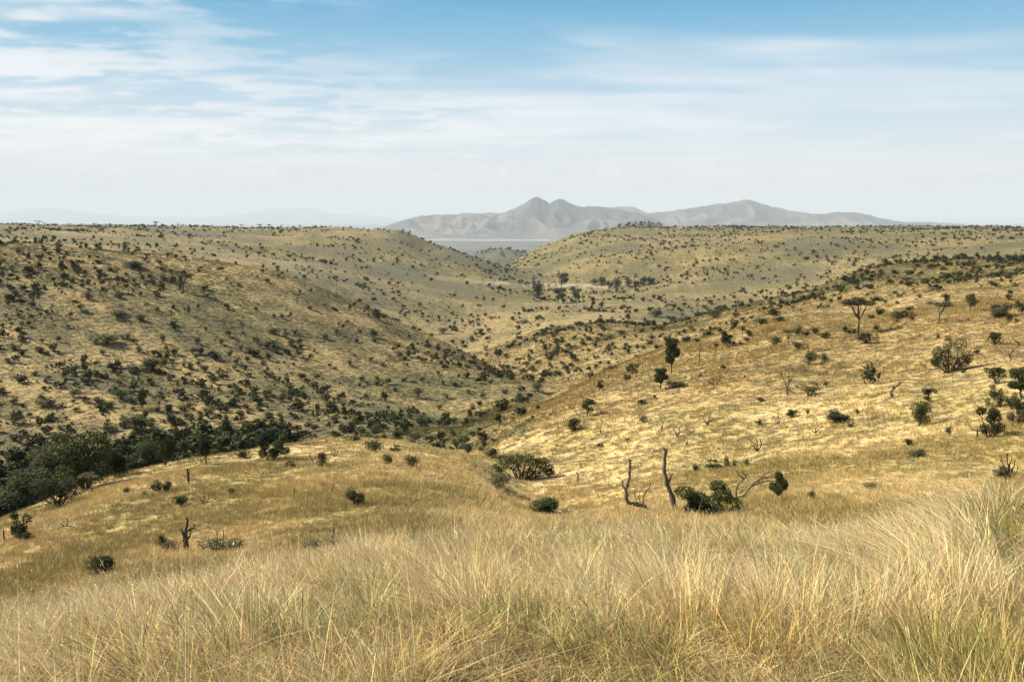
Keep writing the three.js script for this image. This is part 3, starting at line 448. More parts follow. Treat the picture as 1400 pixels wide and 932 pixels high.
  ['shrub', 518, 437, 17, 15, 'round', 'dark', 'largest dark bush near the crest of the hillside toward the valley', 'bush'],
  ['valley_tree', 736, 407, 24, 22, 'round', 'blue', 'dark blue green round tree on the far valley floor', 'tree'],
  ['valley_tree', 763, 414, 28, 20, 'tree', 'blue', 'broad grey green tree on the far valley floor', 'tree'],
  ['valley_tree', 768, 394, 20, 20, 'tree', 'blue', 'pale grey tree behind the broad tree by the track', 'tree'],
  ['valley_tree', 788, 418, 12, 26, 'tree', 'olive', 'tall thin tree on the far valley floor', 'tree'],
  ['valley_tree', 810, 422, 9, 16, 'tree', 'dark', 'narrow dark tree on the far valley floor', 'tree'],
  ['valley_tree', 822, 421, 9, 12, 'round', 'dark', 'short dark tree beside the narrow tree on the valley floor', 'tree'],
];
for (const a of ONE) placePlant(...a);
[[812,390],[822,391],[834,393],[846,392],[858,391],[868,391],[880,389],[890,388]].forEach(([x, y], i) => placePlant('valley_tree', x, y, 14 + (i * 5) % 4, 10 + (i * 3) % 5, 'round', 'blue', 'grey green tree in the row along the far watercourse', 'tree', 'trees along the far watercourse'));
[[52,307,9,4],[60,308,5,3],[127,309,4,3],[171,308,4,3],[212,310,9,6],[330,311,6,4],[355,312,8,5],[368,312,7,5],[410,312,6,4],[440,313,6,4],[452,313,5,4],[22,308,5,3],[95,309,5,3],[150,309,4,3],[250,310,5,3],[290,311,5,3],[385,312,5,4],[470,314,5,4]].forEach(([x, y, w, h]) => placePlant('rim_acacia', x, y, w, h, 'flat', 'dark', 'tiny flat-crowned acacia standing on the skyline of the far plateau', 'tree', 'acacias on the far plateau skyline'));

// the great clumped bush on the pale slope: one plant of many lobes
function compound(name, px, py, lobes, tone, per, leaf, label, category) {
  const p = meet(px, py), m = p.d / F, R = rng(px * 7 + py), o = new THREE.Group(); o.name = numbered(name); o.position.set(p.x, p.y, p.z);
  const c = lobes.map(([x, y, rx, ry]) => [x * m, y * m, (R() - 0.5) * rx * m, rx * m, ry * m, rx * m * 0.9]);
  mesh('foliage', foliage(c, per, leaf, GREENS[tone], R), leafMat, o);
  for (const q of c) mesh('stem', limb(crook([q[0] * 0.3, -0.1, 0], [q[0], q[1], q[2]], 4, 0.2, R), taper(4, 0.06, 0.02), 6), bark, o);
  put(o, label, category); scene.add(o);
}
compound('shrub', 712, 654, [[-30, 17, 13, 6], [-20, 25, 15, 6], [-6, 29, 16, 6], [8, 29, 14, 6], [18, 22, 13, 6], [30, 24, 11, 5], [36, 16, 11, 6], [-34, 10, 9, 7], [22, 12, 13, 7], [40, 8, 9, 5], [4, 14, 14, 8], [-10, 18, 12, 7], [12, 6, 16, 6], [-38, 4, 8, 5]], 'green', 620, 0.085, 'wide flat-topped dark green bush spreading low on the dip between spur and slope', 'bush');
compound('shrub', 1300, 507, [[-12, 10, 12, 9], [2, 9, 12, 10], [14, 12, 9, 8], [-16, 22, 7, 9], [-6, 34, 6, 12], [10, 33, 9, 10], [20, 18, 8, 9], [-20, 12, 6, 6], [-6, 20, 8, 8]], 'dark', 620, 0.095, 'great dark bush of many clumped lobes on the pale slope', 'bush');

// ---------------------------------------------------------------- dead wood
function deadThing(name, px, py, parts, mat, label, category, group, seed = 1) {     // parts: [name, [[x px, y px, depth px]...], r0, r1]
  const p = meet(px, py), m = p.d / F, R = rng(seed * 131 + px), o = new THREE.Group(); o.name = numbered(name); o.position.set(p.x, p.y, p.z);
  for (const [n, pts, r0, r1] of parts) {
    const fine = []; for (let k = 0; k < pts.length - 1; k++) for (let q = 0; q < 3; q++) { const t = q / 3, e = 1.5; fine.push([lerp(pts[k][0], pts[k + 1][0], t) + (k || q ? (R() - 0.5) * e : 0), lerp(pts[k][1], pts[k + 1][1], t) + (R() - 0.5) * e * 0.5, lerp(pts[k][2] ?? 0, pts[k + 1][2] ?? 0, t) + (R() - 0.5) * e]); }
    const l = pts[pts.length - 1]; fine.push([l[0], l[1], l[2] ?? 0]);
    mesh(n, limb(fine.map(q => [q[0] * m, q[1] * m, -q[2] * m]), fine.map((_, k) => Math.max(0.006, lerp(r0, r1, k / (fine.length - 1)) * m * 0.72 * (0.75 + 0.5 * R()))), 7), mat, o);
  }
  if (category === 'dead tree' || category === 'branches') for (const [n, pts, r0] of parts) for (let k = 0; k < 4; k++) { const i = Math.floor(R() * (pts.length - 1)), t = R(), a = [0, 1, 2].map(c => lerp(pts[i][c] ?? 0, pts[i + 1][c] ?? 0, t)); if (a[1] < 8) continue; const L = (2 + 5 * R()) * Math.min(1.6, 0.5 + r0 * 0.3), th = R() * 6.28, b = [a[0] + Math.cos(th) * L, a[1] + (R() - 0.25) * L, a[2] + Math.sin(th) * L]; mesh('twig', limb(crook(a, b, 3, 1.2, R).map(q => [q[0] * m, q[1] * m, -q[2] * m]), taper(3, 0.35, 0.12).map(r => Math.max(0.005, r * m)), 4), mat, o); }
  put(o, label, category, group); scene.add(o);
}
deadThing('dead_tree', 886, 704, [
  ['trunk', [[16, -10], [4, 8], [-8, 14], [-18, 16], [-28, 18], [-31, 26]], 4.2, 3.2],
  ['limb', [[-31, 24], [-31, 36], [-28, 48], [-26, 60], [-26, 74], [-28, 80]], 3.2, 2.0],
  ['branch', [[-27, 76], [-24, 79]], 1.4, 0.7], ['branch', [[-31, 34], [-35, 42], [-36, 49]], 1.6, 0.7],
  ['limb', [[-8, 14], [-7, 22], [-4, 32], [2, 42], [4, 47]], 2.0, 0.7], ['branch', [[-16, 16], [-17, 26, 3], [-20, 34, 4]], 1.0, 0.4], ['branch', [[-11, 15], [-13, 27, -3], [-11, 36, -4]], 0.9, 0.3], ['branch', [[-20, 17], [-20, 7, -3], [-25, 0, -5]], 1.1, 0.5],
], deadWood, 'forked grey dead trunk lying crooked behind the foreground grass', 'dead tree', null, 3);
deadThing('dead_tree', 920, 702, [
  ['trunk', [[8, -10], [3, 8], [-2, 26], [-9, 42], [-13, 60], [-13, 76], [-11, 92]], 6.4, 3.0], ['limb', [[-8, 40], [-4, 52], [0, 58]], 2.0, 0.8], ['branch', [[-12, 88], [-15, 95]], 1.6, 0.9],
], deadWood, 'tall bare grey dead trunk standing beside the spiky green bush', 'dead tree', null, 5);
deadThing('fallen_branches', 1012, 684, [
  ['limb', [[-4, 0], [-6, 12], [-4, 22], [4, 30], [8, 34], [2, 40]], 2.0, 1.0], ['limb', [[2, 0], [8, 12], [16, 22], [26, 30], [36, 32], [48, 32]], 2.2, 0.9], ['branch', [[16, 20], [26, 24], [38, 27], [46, 28]], 1.2, 0.6], ['branch', [[28, 31], [34, 38], [39, 40]], 1.2, 0.5], ['branch', [[-4, 4], [6, 8], [12, 14, 4]], 1.4, 0.6], ['branch', [[4, 4], [10, 4, 4], [16, 12, 6]], 1.2, 0.6], ['branch', [[24, 29], [28, 24], [27, 18]], 0.9, 0.4], ['branch', [[4, 30], [-2, 35], [-6, 42]], 1.1, 0.5], ['branch', [[0, 10], [6, 18, -4], [10, 24, -6]], 1.0, 0.4],
], deadWood, 'tangle of pale grey fallen branches beside the small leaning tree', 'branches', null, 7);
deadThing('charred_trunk', 255, 752, [
  ['trunk', [[0, -6], [0, 12], [-1, 26], [2, 38], [2, 46]], 4.4, 1.3], ['limb', [[-3, 0], [-4, 18], [-5, 32]], 2.4, 0.9], ['branch', [[2, 26], [8, 30], [13, 30]], 1.8, 0.8], ['branch', [[2, 16], [6, 22], [7, 30]], 1.4, 0.6], ['branch', [[-4, 24], [-8, 30]], 1.1, 0.5], ['branch', [[8, 30], [12, 34]], 0.9, 0.5],
], charWood, 'charred black trunk with stubby branches on the near spur', 'dead tree', null, 9);
deadThing('dead_sticks', 300, 752, [['stick', [[2, 0], [5, 14], [6, 28]], 1.1, 0.6], ['stick', [[-2, 0], [-3, 16], [-2, 28]], 1.0, 0.5], ['stick', [[-6, 0], [-8, 10], [-6, 14]], 1.2, 0.5], ['stick', [[-20, 0], [-26, 8], [-28, 12]], 1.0, 0.4]], charWood, 'thin upright dead sticks rising from the low thicket near the charred trunk', 'dead shrub', null, 11);
deadThing('dead_sticks', 454, 748, [['stick', [[0, 0], [1, 14], [3, 24], [3, 34]], 1.6, 0.9], ['stick', [[-4, 0], [-8, 8], [-11, 13]], 1.1, 0.5], ['stick', [[4, 0], [8, 8], [10, 10]], 0.9, 0.4]], charWood, 'lone charred stick rising from a low shrub on the spur', 'dead shrub', null, 12);
deadThing('tree_stump', 257, 660, [['trunk', [[0, -3], [0, 8], [-0.5, 20]], 2.0, 1.2], ['limb', [[1, 0], [2, 10], [2, 18]], 1.2, 0.7]], charWood, 'dark broken stump on the upper spur above the spiky shrub', 'stump', null, 13);
deadThing('dead_shrub', 278, 690, [['stick', [[0, 0], [-5, 10], [-9, 14]], 1.1, 0.4], ['stick', [[0, 0], [2, 12], [-1, 24]], 1.2, 0.4], ['stick', [[0, 0], [7, 8], [7, 16]], 1.1, 0.4], ['stick', [[2, 2], [12, 6], [20, 10]], 0.9, 0.3], ['stick', [[0, 0], [-10, 5], [-16, 12]], 0.9, 0.3]], deadWood, 'leafless branching shrub beside the dense dark shrub on the spur', 'dead shrub', null, 14);
deadThing('tree_stump', 402, 680, [['trunk', [[0, -2], [0, 6], [0.4, 13]], 1.0, 0.8]], charWood, 'short straight post-like stump in the pale grass of the spur', 'stump', null, 15);
deadThing('dead_shrub', 90, 723, [['stick', [[-12, 0], [-4, 4], [6, 4], [14, 1]], 1.2, 0.5], ['stick', [[0, 3], [3, 8], [2, 14]], 1.0, 0.4], ['stick', [[-4, 4], [-8, 8]], 0.8, 0.4], ['stick', [[6, 4], [9, 7]], 0.8, 0.3]], charWood, 'low sprawling dead branches near the ravine edge of the spur', 'dead shrub', null, 16);
deadThing('tree_stump', 5, 740, [['trunk', [[0, -2], [0, 8], [0.5, 15]], 1.2, 0.9]], charWood, 'thin dark stump beside the ragged dark bush', 'stump', null, 17);
deadThing('dead_shrub', 457, 624, [['stick', [[0, 0], [-3, 6], [-6, 10]], 0.9, 0.4], ['stick', [[0, 0], [1, 7], [0, 12]], 0.9, 0.4], ['stick', [[1, 0], [5, 6], [6, 10]], 0.8, 0.4]], deadWood, 'bleached fan of dead twigs on the spur crest', 'dead shrub', null, 18);
deadThing('dead_shrub', 428, 631, [['stick', [[0, 0], [-3, 5], [-4, 9]], 1.0, 0.5], ['stick', [[0, 0], [3, 5], [3, 8]], 0.9, 0.4]], deadWood, 'short bleached twigs beside the dark shrub below the crest', 'dead shrub', null, 19);
deadThing('dead_shrub', 452, 676, [['stick', [[0, 0], [2, 8], [5, 16]], 1.3, 0.5], ['stick', [[0, 0], [-5, 4], [-8, 6]], 1.3, 0.5], ['stick', [[0, 0], [5, 3], [7, 5]], 1.3, 0.5]], charWood, 'dark spiky dead shrub in the middle of the spur', 'dead shrub', null, 20);
deadThing('dead_shrub', 568, 690, [['stick', [[0, 0], [-5, 4], [-7, 9]], 0.9, 0.4], ['stick', [[0, 0], [3, 5], [6, 9]], 0.9, 0.4], ['stick', [[1, 0], [0, 6]], 0.9, 0.4]], charWood, 'little dead shrub in tawny grass beyond the rounded dark bush', 'dead shrub', null, 21);
deadThing('tree_stump', 790, 657, [['trunk', [[0, -2], [0.5, 7], [0, 12]], 1.2, 0.8], ['branch', [[0, 10], [-3, 11]], 0.6, 0.4]], charWood, 'small crooked stump beside the wide flat-topped bush', 'stump', null, 22);
deadThing('dead_shrub', 926, 597, [['stick', [[0, 0], [-3, 7], [-6, 14]], 1.1, 0.5], ['stick', [[0, 0], [3, 7], [3, 13]], 1.2, 0.5], ['stick', [[-1, 4], [2, 5]], 0.8, 0.4]], charWood, 'two-pronged dead shrub on the slope above the tall dead trunk', 'dead shrub', null, 23);
deadThing('dead_shrub', 939, 608, [['stick', [[0, 0], [-2, 5], [-4, 8]], 0.9, 0.4], ['stick', [[0, 0], [2, 5], [1, 9]], 0.9, 0.4]], charWood, 'small dead shrub just downhill of the two-pronged one', 'dead shrub', null, 24);
deadThing('dead_shrub', 968, 581, [['stick', [[0, 0], [-5, 7], [-8, 13]], 1.2, 0.5], ['stick', [[0, 0], [1, 8], [4, 16]], 1.2, 0.5], ['stick', [[0, 4], [6, 8], [8, 10]], 1.0, 0.4], ['stick', [[-1, 3], [-7, 6]], 0.9, 0.4]], charWood, 'candelabra-shaped dead shrub on the pale slope', 'dead shrub', null, 25);
deadThing('dead_shrub', 946, 591, [['stick', [[0, 0], [-6, 3], [-8, 4]], 1.0, 0.4], ['stick', [[0, 0], [4, 5], [6, 8]], 1.0, 0.4]], deadWood, 'short grey dead branch beside the candelabra-shaped shrub', 'dead shrub', null, 26);
deadThing('dead_shrub', 905, 588, [['stick', [[0, 0], [1, 8], [3, 14]], 1.3, 0.5], ['stick', [[0, 4], [-3, 9]], 0.9, 0.4]], charWood, 'single bent dead stem uphill of the two-pronged shrub', 'dead shrub', null, 27);
deadThing('dead_shrub', 822, 592, [['stick', [[0, 0], [-2, 8], [1, 14], [-1, 22]], 0.9, 0.4], ['stick', [[0, 4], [-4, 2], [-6, 6]], 0.7, 0.3]], deadWood, 'thin twisting dead sapling beyond the oval dark shrub', 'dead shrub', null, 28);
deadThing('dead_shrub', 1035, 617, [['stick', [[0, 0], [-4, 7], [-8, 8]], 1.3, 0.5], ['stick', [[0, 0], [0, 9], [-1, 18]], 1.4, 0.6], ['stick', [[1, 0], [5, 8], [5, 17]], 1.4, 0.5], ['stick', [[2, 0], [4, 5], [6, 8]], 1.1, 0.4]], charWood, 'stout dark dead shrub on open grass uphill of the fallen branches', 'dead shrub', null, 29);
deadThing('dead_shrub', 977, 527, [['stick', [[0, 0], [-8, 6], [-12, 10]], 1.0, 0.4], ['stick', [[0, 0], [-3, 8], [-6, 12]], 1.0, 0.4], ['stick', [[1, 0], [5, 6], [9, 10]], 0.9, 0.4], ['stick', [[2, 0], [10, 3], [15, 5]], 0.9, 0.3]], charWood, 'wide spiky dead shrub high on the pale slope', 'dead shrub', null, 30);
deadThing('dead_pole', 956, 498, [['trunk', [[0, -2], [0, 10], [1, 20], [0, 27]], 1.3, 0.7], ['branch', [[0.5, 18], [4, 22]], 0.7, 0.3]], deadWood, 'bare upright pole-like dead tree on the crest beyond the tall dark tree', 'dead tree', null, 31);
deadThing('dead_tree', 1077, 540, [['trunk', [[0, -2], [-1, 10], [2, 20], [0, 26]], 1.9, 1.0], ['limb', [[2, 18], [6, 24], [10, 26]], 1.2, 0.5], ['branch', [[0, 8], [6, 4], [12, 2]], 1.1, 0.5], ['branch', [[-1, 10], [-6, 22], [-10, 30], [-18, 32]], 0.9, 0.4]], deadWood, 'grey dead trunk with an arching branch beside the rounded bush', 'dead tree', null, 32);
deadThing('dead_stalk', 1104, 486, [['trunk', [[0, -2], [1, 8], [0, 14]], 1.2, 0.7], ['branch', [[0, 10], [-3, 13]], 0.7, 0.4]], charWood, 'short dead stalk rising behind the dark bush', 'stump', null, 33);
deadThing('dead_shrub', 1063, 580, [['stick', [[0, 0], [-3, 8], [-6, 12]], 1.0, 0.4], ['stick', [[0, 0], [1, 10], [0, 18]], 1.0, 0.4], ['stick', [[1, 0], [5, 8], [8, 11]], 1.0, 0.4]], deadWood, 'grey dead shrub beside the small leafy shrubs on the slope', 'dead shrub', null, 34);
deadThing('dead_shrub', 1115, 592, [['stick', [[0, 0], [-5, 4], [-10, 9]], 1.0, 0.4], ['stick', [[0, 0], [3, 5], [10, 10]], 1.0, 0.4], ['stick', [[0, 0], [0, 5]], 1.4, 0.6]], charWood, 'low wide dead shrub below the long row of stiff stems', 'dead shrub', null, 35);
deadThing('dead_tree', 1220, 544, [['trunk', [[0, -2], [0, 8], [2, 16]], 1.5, 0.9], ['limb', [[2, 12], [8, 18], [16, 23]], 1.1, 0.5], ['branch', [[0, 2], [-3, 6], [-2, 9]], 1.1, 0.6], ['branch', [[8, 18], [9, 23]], 0.7, 0.3]], charWood, 'small bent dead tree alone on the open slope', 'dead tree', null, 36);
deadThing('dead_tree', 1383, 494, [['trunk', [[0, -2], [-2, 8], [4, 16], [9, 22]], 1.5, 0.9], ['limb', [[9, 20], [4, 26], [0, 30]], 1.2, 0.5], ['branch', [[-2, 6], [-5, 10]], 0.8, 0.4], ['branch', [[9, 22], [14, 26], [18, 32]], 1.1, 0.5]], deadWood, 'pale zigzag dead branch uphill of the thicket', 'dead tree', null, 37);
deadThing('dead_shrub', 1337, 598, [['stick', [[0, 0], [0, 8], [-1, 12]], 1.7, 0.8], ['stick', [[0, 8], [-6, 10], [-12, 16]], 1.0, 0.4], ['stick', [[0, 8], [5, 8]], 1.0, 0.4]], charWood, 'stubby dead shrub beside the multi-lobed tall shrub', 'dead shrub', null, 38);
deadThing('dead_shrub', 1378, 656, [['stick', [[0, 0], [-4, 14], [-10, 26]], 1.6, 0.7], ['stick', [[0, 0], [0, 16], [-2, 34]], 1.7, 0.7], ['stick', [[2, 0], [6, 14], [8, 26]], 1.5, 0.6], ['stick', [[0, 0], [-8, 10], [-12, 18]], 1.3, 0.5], ['stick', [[3, 0], [11, 10], [12, 18]], 1.3, 0.5], ['stick', [[-2, 4], [2, 20], [4, 28]], 1.3, 0.5]], charWood, 'tall spiky dead shrub just behind the foreground grass', 'dead shrub', null, 39);
deadThing('dead_shrub', 1258, 682, [['stick', [[0, 0], [-4, 8], [-5, 12]], 0.8, 0.3], ['stick', [[0, 0], [2, 8], [1, 13]], 0.8, 0.3], ['stick', [[1, 0], [6, 6], [8, 10]], 0.8, 0.3]], deadWood, 'wispy grey dead shrub near the bottom of the open slope', 'dead shrub', null, 40);
deadThing('dead_shrub', 1370, 434, [['stick', [[0, 0], [-2, 4]], 0.9, 0.4], ['stick', [[-8, 0], [-4, 4], [2, 2], [6, 4]], 0.9, 0.4]], deadWood, 'white bleached branch below the wide grey green bush', 'dead shrub', null, 41);
console.log('plants done');
// ---------------------------------------------------------------- the many small far shrubs: nobody could count them
{
  const R = rng(777), variants = [0, 1, 2, 3].map(v => { const r = rng(5000 + v); return foliage(clumpSet(r, v === 3 ? 'low' : 'round'), v === 3 ? 16 : 18, 0.22, GREENS[v === 1 ? 'olive' : v === 2 ? 'green' : 'dark'], r); });
  const lists = variants.map(() => []);
  const try1 = (az, d, size) => {
    const h = look(Hg, az, d); if ((h + size + 1) / d < look(Mg, az, d) - 0.0008) return;
    const s = look(Sg, az, d), x = Math.sin(az) * d, z = -Math.cos(az) * d, px = 700 + F * Math.tan(az);
    let dens = fbm(x / 55 + 3, z / 55, 3, 201) * 0.8 + fbm(x / 14, z / 14, 2, 202) * 0.4;
    const left = smooth(760, 660, px); let want;
    if (s < 4.3) want = 0.012; else if (s < 8.1) want = lerp(s > 6.1 ? 0.33 : 0.05, 0.85 - 0.35 * smooth(7.3, 8.0, s) * smooth(500, 250, px), left); else if (s < 10) want = 0.62; else if (s < 12) want = 0.55; else want = 0.7;
    if (R() > want * (s < 8.1 ? smooth(0.36, 0.76, dens) * 1.5 : smooth(0.47, 0.74, dens) * 1.9)) return;
    lists[R() < 0.44 ? 0 : R() < 0.4 ? 1 : R() < 0.6 ? 2 : 3].push([x, h - 0.05, z, size, s]);
  };
  for (let k = 0; k < 16500; k++) { const d = Math.sqrt(lerp(80 * 80, 420 * 420, R())); try1((R() - 0.5) * 62 * DEG, d, 0.35 + 1.9 * Math.pow(R(), 3.2)); }
  for (let k = 0; k < 44000; k++) { const d = Math.sqrt(lerp(380 * 380, 1750 * 1750, R())); try1((R() - 0.5) * 62 * DEG, d, 0.5 + 2.9 * Math.pow(R(), 3)); }
  for (let k = 0; k < 9000; k++) { const d = Math.sqrt(lerp(1700 * 1700, 4200 * 4200, R())); try1((R() - 0.5) * 40 * DEG, d, 4 + 5 * R()); }
  for (let k = 0; k < 1900; k++) { const d = Math.sqrt(lerp(92 * 92, 235 * 235, R())), az = lerp(-31 * DEG, -1 * DEG, R()), s = look(Sg, az, d), h = look(Hg, az, d); if ((h + 3) / d < look(Mg, az, d)) continue; const x = Math.sin(az) * d, z = -Math.cos(az) * d; if (s > 4.7 && R() < (1 - smooth(5.1, 6.2, s + (fbm(x / 18, z / 18, 3, 207) - 0.5) * 3.6)) * lerp(0.75, 1, smooth(-8 * DEG, -20 * DEG, az))) lists[R() < 0.5 ? 0 : R() < 0.5 ? 2 : 1].push([x, h - 0.1, z, 0.7 + 2.0 * R() * R(), s]); }
  for (let k = 0; k < 1500; k++) { const d = Math.sqrt(lerp(88 * 88, 165 * 165, R())), az = lerp(-31 * DEG, -13 * DEG, R()), s = look(Sg, az, d), h = look(Hg, az, d); if ((h + 3) / d < look(Mg, az, d) || s < 4.6 || s > 5.9 + 0.5 * R()) continue; lists[R() < 0.5 ? 0 : 2].push([Math.sin(az) * d, h - 0.1, -Math.cos(az) * d, 1.3 + 2.2 * R(), s]); }
  const M = new THREE.Matrix4(), q = new THREE.Quaternion(), up = new THREE.Vector3(0, 1, 0);
  lists.forEach((l, v) => { const im = new THREE.InstancedMesh(variants[v], leafMat, l.length); im.name = numbered('scattered_scrub'); l.forEach(([x, y, z, s], k) => { const w = s * (0.85 + 0.5 * R()), h = s * (0.6 + 0.45 * R()); M.compose(new THREE.Vector3(x, y, z), q.setFromAxisAngle(up, R() * 6.28), new THREE.Vector3(w, h, w)); im.setMatrixAt(k, M); }); put(im, ['dark scrub scattered over the far hillsides', 'olive scrub scattered over the far hillsides', 'green scrub scattered over the far hillsides', 'low flat scrub scattered over the far hillsides'][v], 'scrub', null, 'stuff'); scene.add(im); });
  console.log('scrub', lists.map(l => l.length).join(' '));
}
// ---------------------------------------------------------------- grass
const grassMat = new THREE.MeshPhysicalMaterial({ vertexColors: true, roughness: 0.7, side: THREE.DoubleSide, specularIntensity: 0.5, transmission: 0.12, thickness: 0 });
function tuft(seed, o) {   // blades about a foot; o: n, h0, h1, w, spread, lean, bend, tones, heads, segs
  const R = rng(seed), s = new Soup();
  for (let k = 0; k < o.n; k++) {
    const a = R() * 6.283, r = o.spread * Math.sqrt(R()), H = lerp(o.h0, o.h1, R()), x0 = Math.cos(a) * r, z0 = Math.sin(a) * r;
    const out = (0.25 + R() * 0.6) * o.bend, lx = Math.cos(a) * out - o.lean * (0.6 + 0.8 * R()) + (R() - 0.5) * 0.35 * o.bend, lz = Math.sin(a) * out + (R() - 0.5) * 0.35 * o.bend;
    const pts = [], n = o.segs; for (let q = 0; q <= n; q++) { const t = q / n, b = t * t * 0.75 + t * 0.25; pts.push([x0 + lx * H * b, H * t * (1 - 0.22 * t * Math.min(1.5, Math.hypot(lx, lz))) - 0.03, z0 + lz * H * b]); }
    const th = R() * 6.283, c = o.tones[Math.floor(R() * o.tones.length)]; s.strip(pts, o.w * (0.6 + 0.8 * R()) * 0.5, [Math.cos(th), Math.sin(th)], c);
    if (R() < o.heads) { const p = pts[n], pr = pts[n - 1], dx = p[0] - pr[0], dy = p[1] - pr[1], dz = p[2] - pr[2], hc = o.headTone; for (let q = 0; q < 7; q++) { const t = q / 7, L = 0.035 + 0.02 * R(), e = (R() - 0.5) * 0.7, f = (R() - 0.5) * 0.7; s.leaf(pr[0] + dx * (0.45 + t * 0.75), pr[1] + dy * (0.45 + t * 0.75), pr[2] + dz * (0.45 + t * 0.75), dx * 0.12 + e * L, dy * 0.12 + L * 0.6, dz * 0.12 + f * L, -Math.sin(th + q) * 0.004, 0.001, Math.cos(th + q) * 0.004, hc); } }
  }
  return s.geo();
}
const T = (...v) => v, W1 = [[1, 1, 1], [0.86, 0.84, 0.78], [1.08, 1.06, 1.06], [0.72, 0.66, 0.56], [0.95, 0.98, 0.72]];
const MID = [0, 1, 2].map(() => ({ n: 44, h0: 0.08, h1: 0.32, w: 0.011, spread: 0.2, lean: 0.25, bend: 0.9, tones: W1, heads: 0, segs: 2 }));
const FARM = [0, 1, 2].map(() => ({ n: 26, h0: 0.08, h1: 0.32, w: 0.024, spread: 0.27, lean: 0.2, bend: 0.9, tones: W1, heads: 0, segs: 2 }));
const FARG = [0, 1, 2].map(() => ({ n: 16, h0: 0.12, h1: 0.36, w: 0.07, spread: 0.42, lean: 0.15, bend: 0.9, tones: W1, heads: 0, segs: 2 }));
const GREENTINT = [0.20, 0.22, 0.055];
function carpet(name, label, list, geo) {
  const im = new THREE.InstancedMesh(geo, grassMat, list.length), M = new THREE.Matrix4(), c = new THREE.Color(), e = new THREE.Euler(), q = new THREE.Quaternion(); im.name = numbered(name);
  list.forEach((g, k) => { e.set(g[5], g[3], g[6]); M.compose(new THREE.Vector3(g[0], g[1], g[2]), q.setFromEuler(e), new THREE.Vector3(g[4], g[4] * g[8], g[4])); im.setMatrixAt(k, M); c.setRGB(g[7][0], g[7][1], g[7][2]); im.setColorAt(k, c); });
  put(im, label, 'grass', null, 'stuff'); scene.add(im);
}
